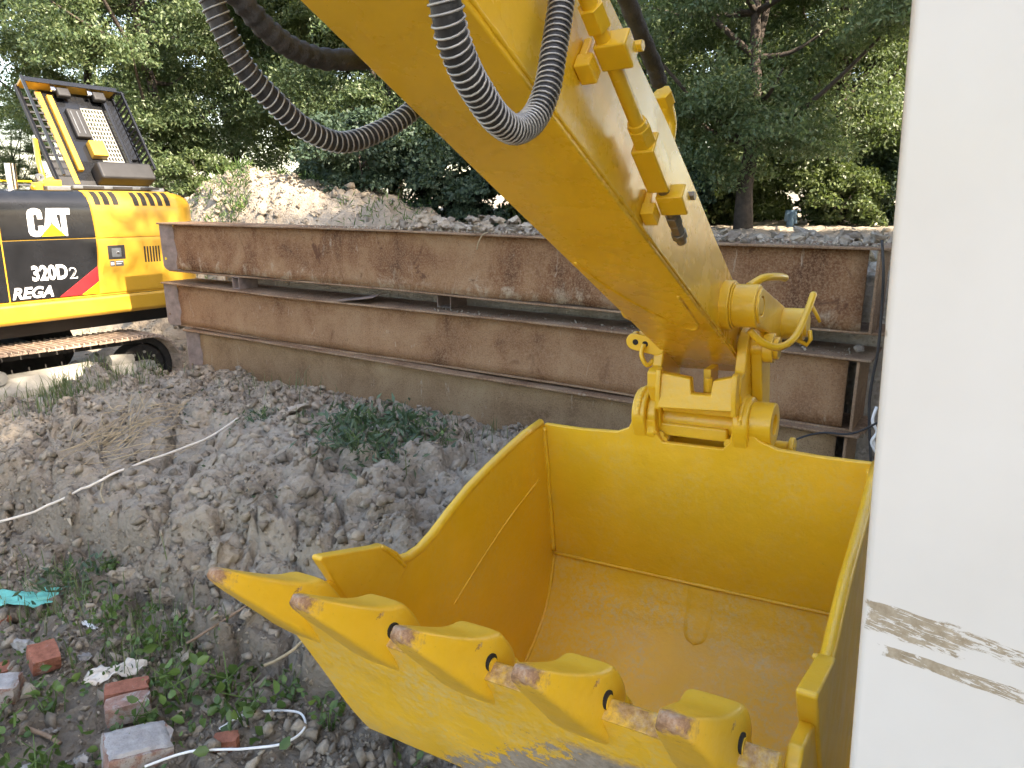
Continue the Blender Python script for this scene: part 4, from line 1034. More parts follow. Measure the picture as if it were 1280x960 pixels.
def crown_pts(rng, n, rx, rz, zc, ncl, spread):
    u = rng.normal(size=(ncl, 3)); u /= np.linalg.norm(u, axis=1)[:, None]
    rad = rng.uniform(.35, 1.0, ncl) ** .5; c = u * rad[:, None] * np.array([rx, rx, rz]); c[:, :2] *= (1 + .2 * np.sin(3.1 * np.arctan2(u[:, 1], u[:, 0]) + rng.uniform(0, 6)))[:, None]
    c[:, 2] += zc
    k = rng.integers(0, ncl, n); sz = rng.uniform(.6, 1.35, ncl)[k][:, None] * spread
    off = rng.normal(size=(n, 3)); off /= np.linalg.norm(off, axis=1)[:, None]; off[:, 2] = np.where(off[:, 2] < 0, off[:, 2] * .45, off[:, 2])
    off *= np.array([1.25, 1.25, .8]) * sz * (rng.uniform(.25, 1.15, (n, 1)) ** .6); off[:, 2] -= .35 * (off[:, 0] ** 2 + off[:, 1] ** 2) / sz[:, 0]
    return c[k] + off, c
def make_tree(seed, rx, rz, z_lo, n, mat, trunk_r, ncl=150, spread=.34, L=.115):
    rng = np.random.default_rng(seed); zc = z_lo + rz
    P, cl = crown_pts(rng, n, rx, rz, zc, ncl, spread); P = P[P[:, 2] > z_lo * .35]
    v, f = leaf_cloud(P, L, .24, .5, rng)
    crown = bpy.data.objects.new('crown', tri_mesh('crown', v, f, mat))
    m = MB(); H = z_lo + rz * 1.3; pth = [Vector((0, 0, -.3))]; bend = rng.normal(size=2) * .25
    for k in range(1, 9): h = H * k / 8; pth.append(Vector((bend[0] * (k / 8) ** 2 + .05 * math.sin(k * 1.3 + seed), bend[1] * (k / 8) ** 2 + .05 * math.cos(k * 1.7), h)))
    m.tube(pth, [trunk_r * (1.25 if k == 0 else 1 - .82 * k / 8) for k in range(9)], 12)
    for q in range(16):
        k = rng.integers(2, 7); b0 = pth[k]; tgt = Vector(cl[rng.integers(0, ncl)])
        if tgt.z < b0.z - .3: tgt.z = b0.z + .3
        mid = b0.lerp(tgt, .5) + Vector((0, 0, -.12)); r0 = trunk_r * .36
        m.tube(spline([b0, mid, tgt], 4), [r0 * (1 - .09 * i) for i in range(9)], 6)
    trunk = m.build('trunk', 'bark', None, smooth=True); COL.objects.unlink(trunk)
    return trunk, crown
KINDS_ = [make_tree(1, 2.3, 3.3, .75, 115000, 'leaf_tree', .14, 120, .42, .072), make_tree(2, 2.5, 3.6, .55, 115000, 'leaf_tree', .15, 130, .44, .072), make_tree(3, 2.1, 3.0, .95, 100000, 'leaf_light', .12, 105, .42, .068)]
def tree(x, y, k, sc, rot, label, group):
    e = empty('broadleaf_tree', (x, y, hz(x, y) - .03)); e.rotation_euler = (0, 0, rot); e.scale = (sc, sc, sc)
    for src in KINDS_[k]:
        c = src.copy(); COL.objects.link(c); c.parent = e
    tag(e, label, 'tree', group); return e
FR = [(-11.6, 15.2, 1, .50, 'pale leafy tree at the far left beneath the patch of sky'), (-8.3, 15.6, 2, 1.05, 'sunlit light green tree behind the raised engine hood'), (-6.6, 14.6, 0, 1.0, 'dark green tree just right of the raised engine hood'),
      (-4.3, 16.2, 2, 1.1, 'light green tree standing directly behind the spoil heap'), (-2.2, 14.4, 1, 1.0, 'dark tree behind the hanging hose left of the stick'), (.1, 15.4, 0, 1.05, 'dark tree right behind the middle of the yellow stick'),
      (2.0, 15.8, 1, 1.0, 'tree behind the upper edge of the stick and its pipe'), (3.45, 11.3, 0, .95, 'nearest dark tree with a bare thick trunk right of the stick'), (5.6, 13.4, 1, 1.0, 'dark tree next to the white panel, trunk in shade'), (8.3, 14.2, 0, 1.05, 'tree hidden for the most part behind the white panel')]
for i, (x, y, k, sc, lab) in enumerate(FR): tree(x, y, k, sc, i * 2.17, lab, 'trees along the edge of the site')
SRL = ['low ' * 0 + 'second-row tree ' + w for w in ('at the far left edge below the sky', 'behind the left half of the raised hood', 'behind the right half of the raised hood', 'between raised hood and spoil heap', 'behind the spoil heap peak', 'behind the wire-wound hose', 'behind the left edge of the stick', 'behind the middle of the stick', 'behind the pipe on the stick', 'seen past the thick bare trunk', 'beside the white panel edge')]
for i in range(11):
    x = -13.2 + 2.7 * i; y = 20.5 + 1.6 * ((i * 37) % 5) / 5
    tree(x, y, [2, 0, 2, 1][i % 4], 1.15 - (.70 if i == 0 else .3 if i == 1 else 0), i * 1.37, SRL[i], 'second row of trees')
SHL = ['shade tree behind the photographer, nearest row, farthest back', 'shade tree of the nearest row right behind the photographer', 'shade tree of the nearest row beside the photographer', 'shade tree of the nearest row level with the bucket', 'shade tree of the middle row, farthest back', 'shade tree of the middle row beside the photographer', 'shade tree of the middle row level with the bucket', 'shade tree of the rear row, farthest back', 'shade tree of the rear row behind the photographer', 'shade tree of the rear row beside the photographer', 'shade tree of the rear row level with the girder end']
for i, (x, y) in enumerate([(7.2, -6.2), (6.9, -2.6), (7.0, .8), (7.4, 4.2), (8.7, -4.4), (8.6, -.9), (9.0, 2.6), (10.4, -8.6), (10.2, -4.6), (10.4, -1.0), (10.6, 2.6)]):
    tree(x, y, i % 2, 1.38 if i < 4 else 1.62, i * 2.9, SHL[i], 'trees shading the work area')  # out-of-view trees, added to keep the sun off bank and bucket
# understory shrubs
def make_shrub(seed, r, h, n, mat, L=.13):
    rng = np.random.default_rng(seed); P, cl = crown_pts(rng, n, r, h * .5, h * .5, 40, .20); P = P[P[:, 2] > 0]
    v, f = leaf_cloud(P, L, .32, .25, rng); return tri_mesh('foliage', v, f, mat)
SH = [make_shrub(21, .9, 1.5, 20000, 'leaf_shrub', .075), make_shrub(22, .8, 1.2, 15000, 'leaf_light', .08)]
st = MB()
for k in range(7): st.tube(spline([(0, 0, -.1), (.15 * math.cos(k), .15 * math.sin(k), .4), (.45 * math.cos(k * 2.1), .45 * math.sin(k * 2.1), .95)], 4), [.022 - .0018 * i for i in range(9)], 6)
st = st.build('stems', 'bark', smooth=True); COL.objects.unlink(st)
for i, (x, y, k, sc, lab) in enumerate([(-2.3, 12.4, 0, 1.0, 'dark broad-leaved shrub at the foot of the trees right of the spoil heap'), (-.9, 12.8, 0, 1.1, 'dark shrub behind the clay lumps on the top girder'), (-3.2, 13.6, 0, .7, 'dark shrub just behind the spoil heap ridge'),
        (.6, 13.2, 1, 1.0, 'yellowish shrub half hidden by the stick'), (4.2, 14.6, 1, 1.15, 'bright yellow green shrub beyond the thick bare trunk'), (5.0, 16.0, 1, 1.4, 'light shrub glowing between the trunks by the white panel'),
        (2.6, 14.0, 1, 1.2, 'light shrub left of the thick bare trunk'), (-5.4, 13.2, 1, .7, 'low light shrub between spoil heap and raised hood'), (-8.0, 13.5, 1, .7, 'low light shrub below the raised hood'), (-10.4, 13.6, 1, .7, 'low light shrub at the far left edge'), (6.6, 12.6, 0, 1.0, 'dark shrub beside the white panel'), (3.4, 13.6, 1, 1.2, 'light shrub right behind the thick bare trunk'), (5.2, 12.2, 1, .9, 'low light shrub between thick trunk and white panel'), (7.4, 16.5, 1, 1.5, 'tall light shrub behind the white panel edge'), (1.4, 12.6, 0, .9, 'low dark shrub behind the upper stick edge'), (2.3, 11.8, 0, .75, 'low dark shrub left of the thick trunk foot')]):
    e = empty('shrub', (x, y, hz(x, y) - .04)); e.scale = (sc, sc, sc * .95); e.rotation_euler = (0, 0, i * 1.9)
    c = bpy.data.objects.new('foliage', SH[k]); COL.objects.link(c); c.parent = e
    c = st.copy(); COL.objects.link(c); c.parent = e
    tag(e, lab, 'shrub', 'shrubs below the trees')

# ------------------------------------------------------------------ soil clods, stones and rubble
def hull_variant(seed, n=14, flat=.75):
    rng = np.random.default_rng(seed); bm = bmesh.new(); p = rng.normal(size=(n, 3)); p /= np.linalg.norm(p, axis=1)[:, None]; p *= rng.uniform(.75, 1.1, (n, 1)) * np.array([1, rng.uniform(.6, .95), flat * rng.uniform(.7, 1)])
    for q in p: bm.verts.new(q)
    r = bmesh.ops.convex_hull(bm, input=bm.verts); bmesh.ops.delete(bm, geom=[v for v in bm.verts if not v.link_faces], context='VERTS')
    bmesh.ops.triangulate(bm, faces=bm.faces); bm.verts.index_update()
    v = np.array([q.co[:] for q in bm.verts]); f = np.array([[q.index for q in t.verts] for t in bm.faces]); bm.free(); return v, f
HV = [hull_variant(100 + i, 8 + i % 3) for i in range(16)]
def rotm(rng):
    q = rng.normal(size=4); q /= np.linalg.norm(q); w, x, y, z = q
    return np.array([[1 - 2 * (y * y + z * z), 2 * (x * y - z * w), 2 * (x * z + y * w)], [2 * (x * y + z * w), 1 - 2 * (x * x + z * z), 2 * (y * z - x * w)], [2 * (x * z - y * w), 2 * (y * z + x * w), 1 - 2 * (x * x + y * y)]])
def scatter(name, T, G, S, mat, label, seed, zoff=.25, Z=None):
    rng = np.random.default_rng(seed); zz = height(T, G) if Z is None else Z
    V = []; Fc = []; o = 0
    for t, g, s, z in zip(T, G, S, zz):
        v, f = HV[rng.integers(0, len(HV))]; x, y = xy(t, g); p = (v * s) @ rotm(rng).T + np.array([x, y, z + s * zoff]); V.append(p); Fc.append(f + o); o += len(v)
    ob = bpy.data.objects.new(name, tri_mesh(name, np.concatenate(V), np.concatenate(Fc), mat)); COL.objects.link(ob); return tag(ob, label, None, kind='stuff')
r_ = np.random.default_rng(5)
n = 36000; T = r_.uniform(.3, 6.4, n); G = np.abs(r_.normal(0, 1.9, n)) + .03; G = np.where(G > 4.2, r_.uniform(.1, 4, n), G)
keep = (fbm(T * 1.3, G * 1.3, 3, 91) > -.12) | (r_.random(n) < .3); keep &= ~((np.hypot((T - 3.75) / .8, (G - 1.95) / .6) < 1) & (r_.random(n) < .85)); T, G = T[keep], G[keep]
S = .0070 * (1 - r_.random(len(T))) ** -.5; S = np.minimum(S, .055); scatter('soil_clods', T, G, S, 'clod', 'small loose grey clay clods strewn over the bank', 6)
n = 420; T = r_.uniform(.9, 6.0, n); G = r_.uniform(.08, 2.5, n); S = r_.uniform(.022, .058, n); scatter('bank_lumps', T, G, S, 'clod', 'fist-sized clay lumps scattered on the bank', 16, .1)
n = 9000; T = r_.uniform(.5, 5.2, n); G = r_.uniform(2.0, 3.0, n); za = height(T, G); zb = height(T, G + .05); k = (za - zb) > .05; T, G, za, zb = T[k], G[k], za[k], zb[k]; f = r_.random(len(T))
scatter('scarp_clods', T, G + .03 * f, np.minimum(.010 * (1 - r_.random(len(T))) ** -.5, .05), 'clod', 'broken clay blocks standing proud of the cut face', 17, 0., zb + (za - zb) * f)
n = 2200; T = r_.uniform(.6, 4.4, n); G = 2.85 + np.abs(r_.normal(0, .28, n)); S = np.minimum(.010 * (1 - r_.random(n)) ** -.5, .055); scatter('scarp_debris', T, G, S, 'clod', 'crumbled clay fallen along the foot of the bank', 7)
n = 5200; T = 9.5 + r_.normal(0, 1.2, n); G = -3.4 + r_.normal(0, 1.0, n); S = np.minimum(.016 * (1 - r_.random(n)) ** -.42, .10); scatter('heap_clods', T, G, S, 'clod', 'dry clay lumps covering the spoil heap', 8, .05)
n = 4200; T = r_.uniform(-2.5, 6.6, n); G = -.52 - np.abs(r_.normal(0, 2.4, n)); S = np.minimum(.018 * (1 - r_.random(n)) ** -.45, .10); scatter('plateau_rubble', T, G, S, 'clod_light', 'broken clay and rubble on the raised ground behind the girders', 9)
n = 900; T = np.concatenate([r_.normal(2.9, .8, 600), r_.uniform(.1, 1.7, 300)]); T = np.clip(T, .1, 6.5); G = -.03 - np.abs(r_.normal(0, .16, n)); G = np.clip(G, -.42, -.03); S = np.minimum(.008 * (1 - r_.random(n)) ** -.5, .032); scatter('flange_crumbs', T, G, S, 'clod_light', 'clay crumbs along the flange of the top girder', 10, .3, np.full(n, 1.757))
n = 260; T = r_.uniform(.2, 3.4, n); G = -.02 - r_.random(n) * .2; S = np.minimum(.004 * (1 - r_.random(n)) ** -.5, .016); scatter('gap_crumbs', T, G, S, 'clod', 'dirt crumbs on the flange of the middle girder', 12, .3, np.full(n, 1.138))

def rock(name, loc, size, mat, label, cat, seed, group=None, rough=.12, pts=16, sub=2, rot=None):
    rng = np.random.default_rng(seed); v, f = hull_variant(1000 + seed, pts, .9); m = MB(); m.add(v * np.array(size), [tuple(q) for q in f])
    o = m.build(name, mat, None); me = o.data
    bv = o.modifiers.new('b', 'BEVEL'); bv.width = min(size) * .07; bv.segments = 2; bv.limit_method = 'ANGLE'; bv.angle_limit = R(12)
    sb = o.modifiers.new('s', 'SUBSURF'); sb.subdivision_type = 'SIMPLE'; sb.levels = sb.render_levels = sub + (1 if max(size) > .08 else 0)
    tx = bpy.data.textures.new('rock', 'CLOUDS'); tx.noise_scale = max(size) * .38; tx.noise_depth = 5; tx.noise_type = 'HARD_NOISE'
    dp = o.modifiers.new('d', 'DISPLACE'); dp.texture = tx; dp.strength = min(size) * rough * 5; dp.mid_level = .5
    me.shade_smooth(); o.location = loc; o.rotation_euler = rot or (rng.uniform(-.3, .3), rng.uniform(-.3, .3), rng.uniform(0, 6.28)); tag(o, label, cat, group); return o
def gp(x, y, dz=0): return (x, y, hz(x, y) + dz)
# clay lumps on the top girder: (t, g, size)
LU = [(3.42, -.10, .125, 'largest clay lump on the top girder, rounded and standing tallest'), (3.18, -.08, .11, 'flat angular clay slab leaning beside the largest lump on the girder'), (2.84, -.12, .090, 'pointed pale clay lump standing up right of the largest lump'), (3.68, -.09, .095, 'upright clay lump left of the largest one on the girder')]
for i, (t, g, s_, lab) in enumerate(LU): rock('clay_lump', on_g(t, g, 1.757 + s_ * .55), (s_, s_ * .8, s_ * (.95 if i != 1 else .5)), 'clod_light', lab, 'clay lump', 300 + i, 'clay lumps on the top girder')
for i in range(64):
    t = random.gauss(2.85, .55); s_ = random.uniform(.032, .082); rock('clay_lump', on_g(t, -.05 - random.random() * .26, 1.757 + s_ * .5 + (.055 if i % 3 == 0 and abs(t - 3) < .4 else 0)), (s_ * 1.2, s_, s_ * .8), 'clod_light', 'small clay lump in the row of rubble on the top girder', 'clay lump', 320 + i, 'clay lumps on the top girder', sub=1)
for i in range(26):
    t = random.uniform(.1, 1.6); s_ = random.uniform(.04, .10); rock('rubble_lump', on_g(t, -.15 - random.random() * .5, 1.757 + s_ * .4), (s_ * 1.3, s_, s_ * .6), 'clod_light', 'flat rubble lump on the ground behind the girder beside the white panel', 'rubble', 360 + i, 'rubble right of the stick', sub=1)
rock('clay_lump', on_g(.16, -.05, 1.134 + .045), (.055, .05, .045), 'clod_light', 'pale clay lump on the middle girder right end', 'clay lump', 390)
# stones on the bank, (pixel-derived world x, y)
ST = [((-1.55, 5.05), (.17, .10, .09), 'clod_light', 'long pale clay boulder lying near the girder foot'), ((-.86, 4.50), (.095, .06, .06), 'stone_pale', 'white quartz-like stone among the blue green weeds'), ((-2.10, 5.35), (.06, .045, .045), 'clod_light', 'left of two rounded lumps by the girder foot'),
      ((-1.92, 5.25), (.06, .05, .04), 'clod_light', 'right of two rounded lumps by the girder foot'), ((-1.12, 4.95), (.06, .05, .045), 'clod_light', 'lump resting against the lowest girder above the weeds'), ((-.60, 4.82), (.06, .05, .05), 'clod_light', 'lump against the girder left of the bucket corner'),
      ((-.56, 4.48), (.07, .055, .05), 'clod', 'brown clod between weeds and bucket edge'), ((-1.26, 4.62), (.045, .04, .035), 'clod_light', 'round clod left of the weeds'), ((-2.45, 4.95), (.055, .04, .03), 'stone_pale', 'flat grey stone on the open slope'),
      ((-1.15, 4.15), (.06, .055, .05), 'clod', 'clod on the slope above the cracked ledge'), ((-.95, 4.02), (.055, .05, .045), 'clod', 'clod above the bucket side cutter'),
      ((-1.44, 3.42), (.22, .17, .15), 'clod', 'large cracked clay block on the ledge left of the teeth'), ((-1.74, 3.38), (.12, .10, .10), 'clod', 'clay block left of the large cracked one'), ((-1.24, 3.22), (.10, .09, .09), 'clod', 'upright clay block under the first tooth'),
      ((-1.42, 3.14), (.11, .08, .07), 'clod_light', 'pale clay block below the large cracked one'), ((-1.04, 3.10), (.13, .10, .11), 'clod', 'clay block in front of the dark scarp face'),
      ((-2.05, 3.62), (.13, .10, .09), 'clod', 'clay block at the foot of the slope above the teal sheet'), ((-1.90, 3.50), (.10, .09, .08), 'clod', 'clay block left on the ledge below the slope'), ((-.86, 2.98), (.12, .10, .10), 'clod', 'dark clay block under the second tooth'), ((-.68, 2.86), (.10, .09, .08), 'clod', 'clay block under the third tooth'), ((-1.30, 3.62), (.14, .10, .09), 'clod', 'cracked slab leaning behind the first tooth tip'), ((-.98, 3.44), (.12, .09, .08), 'clod', 'slab below the side cutter'), ((-2.27, 3.04), (.075, .060, .050), 'stone_pale', 'pale rounded stone near the teal sheet'), ((-1.70, 2.36), (.045, .04, .035), 'stone_grey', 'grey stone left of the large mortared brick'), ((-1.60, 2.33), (.04, .035, .035), 'stone_pale', 'bluish white stone touching the large mortared brick'),
      ((-1.83, 2.33), (.07, .05, .03), 'stone_pale', 'flat pale stone at the bottom edge of the picture'), ((-1.84, 2.52), (.05, .045, .04), 'stone_grey', 'grey stone below the twig left of the brick pair'), ((-1.11, 2.62), (.04, .03, .025), 'stone_pale', 'small pale pebble above the white cable loop'),
      ((-2.42, 3.03), (.035, .03, .02), 'stone_pale', 'small pale stone at the left edge'), ((-1.93, 2.95), (.05, .04, .035), 'stone_grey', 'dusty stone right of the hollow brick'), ((-1.25, 2.80), (.03, .028, .022), 'stone_grey', 'pebble in front of the weeds under the teeth')]
for i, ((x, y), s_, mt, lab) in enumerate(ST): rock('stone' if 'stone' in mt else 'clay_clod', gp(x, y, s_[2] * .45), s_, mt, lab, 'stone' if 'stone' in mt else 'clod', 500 + i)
# bricks
def brick(loc, rot, size, mat, label, seed, holes=0, mortar=False):
    m = MB(); rng = random.Random(seed); a, b, c = [q / 2 for q in size]; n = 7; vs = []
    bm = bmesh.new(); bmesh.ops.create_cube(bm, size=1)
    bmesh.ops.subdivide_edges(bm, edges=bm.edges, cuts=6, use_grid_fill=True)
    for v in bm.verts:
        x, y, z = v.co * 2
        chip = max(0, abs(x) + abs(y) + abs(z) - 2.25) * rng.uniform(.2, .9)
        e = sum(abs(q) > .98 for q in (x, y, z)); w = .035 if e >= 2 else .02
        if x > .6: x -= .16 * (.5 + .5 * math.sin(y * 4 + seed)) * (x - .6) / .4
        v.co = (a * x * (1 - w * rng.random() - chip * .12), b * y * (1 - w * rng.random() - chip * .12), c * z * (1 - w * rng.random() - chip * .12))
    me = bpy.data.meshes.new('brick'); bm.to_mesh(me); bm.free(); o = bpy.data.objects.new('brick', me); COL.objects.link(o); me.materials.append(MAT[mat]); me.shade_smooth(); me.set_sharp_from_angle(angle=R(38))
    o.location = (loc[0], loc[1], loc[2] - .012); o.rotation_euler = rot
    for k in range(holes):
        h = MB(); h.tube([(a * .80, b * (-.45 + .9 * k / max(1, holes - 1)), .0), (a * 1.012, b * (-.45 + .9 * k / max(1, holes - 1)), .0)], c * .42, 12); h.build('core_hole', 'hole_dark', o)
    if mortar:
        h = MB(); q_ = 10; vs = []
        for i in range(q_ + 1):
            for j in range(q_ + 1):
                aa, bb = i / q_ * 2 - 1, j / q_ * 2 - 1; ed = max(abs(aa), abs(bb)); vs.append((a * (aa * (.93 - .1 * rng.random() * (ed > .9)) - .06), b * bb * (.95 - .12 * rng.random() * (ed > .9)), c * (1.02 if ed > .95 else 1.10 + .16 * rng.random())))
        h.add(vs, [(i * 11 + j, i * 11 + j + 1, i * 11 + j + 12, i * 11 + j + 11) for i in range(q_) for j in range(q_)]); h.build('mortar_crust', 'mortar', o, smooth='auto')
    return tag(o, label, 'brick', 'bricks in the debris')
brick(gp(-2.06, 2.87, .035), (.1, -.25, 2.3), (.13, .11, .075), 'brick_red', 'broken hollow red brick right of the pale stone', 1, 2)
b1 = gp(-1.60, 2.68, .05); brick(b1, (.12, .05, .42), (.17, .075, .07), 'brick_red', 'rear brick of the mortared brick pair', 2)
brick((b1[0] + .045, b1[1] - .085, b1[2] - .012), (.10, .02, .46), (.17, .075, .09), 'brick_dull', 'front brick of the mortared brick pair', 3)
brick(gp(-1.40, 2.36, .06), (.15, .18, .62), (.24, .16, .10), 'brick_dull', 'large brick lump crusted with mortar at the bottom edge', 4, 0, True)
brick(gp(-1.085, 2.40, .03), (.05, .0, .2), (.095, .06, .055), 'brick_red', 'small clean red brick inside the white cable loop', 5)
brick(gp(-2.12, 2.67, .04), (.1, .1, .3), (.15, .11, .08), 'brick_dull', 'pinkish mortared brick at the left edge', 6, 0, True)
brick(gp(-2.26, 2.86, .03), (.2, .1, .9), (.10, .07, .05), 'brick_red', 'red brick piece cut by the left edge', 7)
brick(gp(-2.50, 3.22, .015), (.1, .1, 1.3), (.09, .06, .04), 'brick_red', 'red brick piece beneath the teal sheet', 8)

# ------------------------------------------------------------------ litter, cables, twigs
def ribbon_sheet(name, loc, w, h, mat, label, cat, seed, amp, rz, n=14, drape=True):
    rng = random.Random(seed); vs = []; c, s_ = math.cos(rz), math.sin(rz)
    for i in range(n + 1):
        for j in range(n + 1):
            a, b = (i / n - .5) * w, (j / n - .5) * h; a *= 1 + .25 * math.sin(j * .9 + seed); x, y = loc[0] + a * c - b * s_, loc[1] + a * s_ + b * c
            vs.append([x, y, amp * (math.sin(i * .9 + seed) * math.cos(j * .7) + .5 * math.sin(i * 2.1 + j * 1.3))])
    zz = height(*tg(np.array([v[0] for v in vs]), np.array([v[1] for v in vs])))
    zp = np.percentile(zz, 88); zm = zz * .15 + zp * .85; vs = [(v[0], v[1], z + v[2] + .012) for v, z in zip(vs, zm)]
    m = MB(); m.add(vs, [(i * (n + 1) + j, i * (n + 1) + j + 1, (i + 1) * (n + 1) + j + 1, (i + 1) * (n + 1) + j) for i in range(n) for j in range(n)])
    o = m.build(name, mat, None, smooth=True); sd = o.modifiers.new('s', 'SOLIDIFY'); sd.thickness = .0025; tag(o, label, cat); return o
ribbon_sheet('plastic_sheet', (-2.55, 3.42), .34, .15, 'teal_plastic', 'crumpled teal plastic sheet at the left edge', 'plastic sheet', 1, .012, .15)
ribbon_sheet('paper_sheet', (-1.72, 2.82), .20, .10, 'paper', 'torn dusty paper sheet above the brick pair', 'paper', 2, .016, .55)
ribbon_sheet('paper_strip', (-2.03, 3.17), .10, .022, 'white_plastic', 'narrow white strip of plastic on the soil', 'plastic strip', 3, .004, -.55)
ribbon_sheet('plastic_scrap', (-1.02, 4.95), .10, .05, 'white_plastic', 'crumpled white plastic scrap by the weeds', 'plastic scrap', 4, .012, -.3)
def line(name, pts, r, mat, label, cat, lift=.012, n=10, taper=None):
    P = spline([(x, y, 0) for x, y in pts], n); zz = height(*tg(np.array([p.x for p in P]), np.array([p.y for p in P])))
    rm = np.max([np.roll(np.pad(zz, 5, 'edge'), q)[5:-5] for q in range(-5, 6)], 0); k = np.convolve(np.pad(rm, 15, 'edge'), np.ones(31) / 31, 'valid'); k = np.maximum(k, zz + .004); k = np.convolve(np.pad(k, 12, 'edge'), np.ones(25) / 25, 'valid') + .012; k = k + np.convolve(np.pad(np.maximum(0, zz - k), 4, 'edge'), np.ones(9) / 6, 'valid'); P = [Vector((p.x, p.y, b + lift * .4)) for p, a, b in zip(P, zz, k)]
    m = MB(); m.tube(P, [r * (1 - (taper or 0) * i / len(P)) for i in range(len(P))], 8); o = m.build(name, mat, None, smooth=True)
    return tag(o, label, cat) if label else o
line('cable', [(-1.34, 2.28), (-1.2, 2.335), (-1.0, 2.335), (-.86, 2.36), (-.80, 2.44), (-.84, 2.53), (-.95, 2.55), (-1.07, 2.54), (-1.14, 2.47)], .0050, 'white_plastic', 'white cable loop lying around the small red brick', 'cable', .02)
line('cable', [(-2.95, 3.9), (-2.62, 4.0), (-2.42, 4.12), (-2.2, 4.35), (-2.02, 4.62), (-1.95, 4.88), (-1.93, 5.05)], .0075, 'paper', 'long pale stalk running up the slope at the left', 'stalk', .02)
line('twig', [(-2.42, 4.12), (-2.36, 3.98), (-2.28, 3.86)], .005, 'straw', 'short pale twig hanging from the long stalk', 'twig', .015)
line('twig', [(-1.42, 2.86), (-1.28, 2.98), (-1.12, 3.1)], .006, 'twig', 'grey twig leaning across weeds below the first tooth', 'twig', .03)
line('twig', [(-1.95, 2.52), (-1.82, 2.47), (-1.74, 2.43)], .009, 'twig', 'brown stick left of the large mortared brick', 'stick', .012)
line('twig', [(-1.06, 2.78), (-.96, 2.80), (-.88, 2.83)], .007, 'straw', 'reddish root lying near the scarp foot', 'root', .012)
line('twig', [(-2.35, 5.9), (-2.30, 5.75), (-2.28, 5.6)], .006, 'straw', 'pale straw lying near the girder end', 'straw', .02)
line('cable', [(-1.9, 9.0), (-2.2, 9.6)], .01, 'straw', None, None)if False else None
# straw bundle on the slope
V = MB()
for k in range(95):
    x = -2.75 + random.gauss(0, .16) + .25 * random.random(); y = 4.65 + random.gauss(0, .28); a = random.gauss(1.1, .65); l = random.uniform(.12, .5); x2, y2 = x + l * math.cos(a), y + l * math.sin(a)
    z0, z1 = hz(x, y) + random.uniform(.005, .05), hz(x2, y2) + random.uniform(.01, .09)
    V.tube([(x, y, z0), ((x + x2) / 2, (y + y2) / 2, (z0 + z1) / 2 + random.uniform(.0, .05)), (x2, y2, z1)], [.0032, .0028, .0012], 4, False)
tag(V.build('dry_straw', 'straw'), 'bleached dry straw lying down the slope at the left', None, kind='stuff')
# wires by the girder ends
m = MB(); m.tube(spline([on_g(.10, .03, 1.80), on_g(.07, .05, 1.62), on_g(.06, .04, 1.45), on_g(.05, .05, 1.2), on_g(.06, .06, .9), on_g(.0, .1, .5)], 6), .008, 8); tag(m.build('wire', 'black_wire', smooth=True), 'black wire hanging down the near end of the girders', 'wire')
m = MB(); m.tube(spline([on_g(.55, .08, .45), on_g(.45, .10, .60), on_g(.30, .08, .68), on_g(.12, .12, .72), on_g(-.05, .15, .85)], 6), .006, 8); tag(m.build('wire', 'black_wire', smooth=True), 'thin wire curving up behind the bucket hinge', 'wire')
m = MB(); m.tube(spline([on_g(.02, .06, .88), on_g(.03, .08, .80), on_g(.0, .08, .74), on_g(.02, .09, .68), on_g(-.01, .08, .62), on_g(.02, .07, .70)], 6), .009, 8); tag(m.build('wire_bundle', 'white_plastic', smooth=True), 'knotted white string hanging at the girder end', 'string')
m = MB(); m.tube(spline([on_g(2.72, .0, 1.765), on_g(2.75, .02, 1.75), on_g(2.78, .03, 1.70), on_g(2.80, .03, 1.64)], 5), .005, 6); tag(m.build('straw_stalk', 'straw', smooth=True), 'bleached stalk hanging over the edge of the top girder', 'straw')
# dead root clump on the rubble, blue rag post
V = MB(); bx0, by0 = xy(.35, -1.9); bz = hz(bx0, by0)
for k in range(26):
    a = random.uniform(0, 6.28); l = random.uniform(.12, .34); V.tube(spline([(bx0, by0, bz), (bx0 + .4 * l * math.cos(a), by0 + .4 * l * math.sin(a), bz + l * .5), (bx0 + l * math.cos(a), by0 + l * math.sin(a), bz + l * random.uniform(.3, 1.0))], 4), [.014 - .0014 * i for i in range(9)], 5)
tag(V.build('root_clump', 'straw', smooth=True), 'dry root clump standing on the rubble right of the stick', 'root clump')
x, y = 4.35, 11.9; m = MB(); m.tube([(x, y, hz(x, y) - .1), (x, y, hz(x, y) + .24)], [.06, .05], 10); m.tube([(x - .07, y, hz(x, y) + .10), (x - .04, y + .02, hz(x, y) + .24), (x + .05, y, hz(x, y) + .25), (x + .08, y, hz(x, y) + .06)], [.03, .05, .05, .03], 10); tag(m.build('wrapped_post', 'blue_rag', smooth=True), 'short post wrapped in blue cloth behind the rubble', 'post')

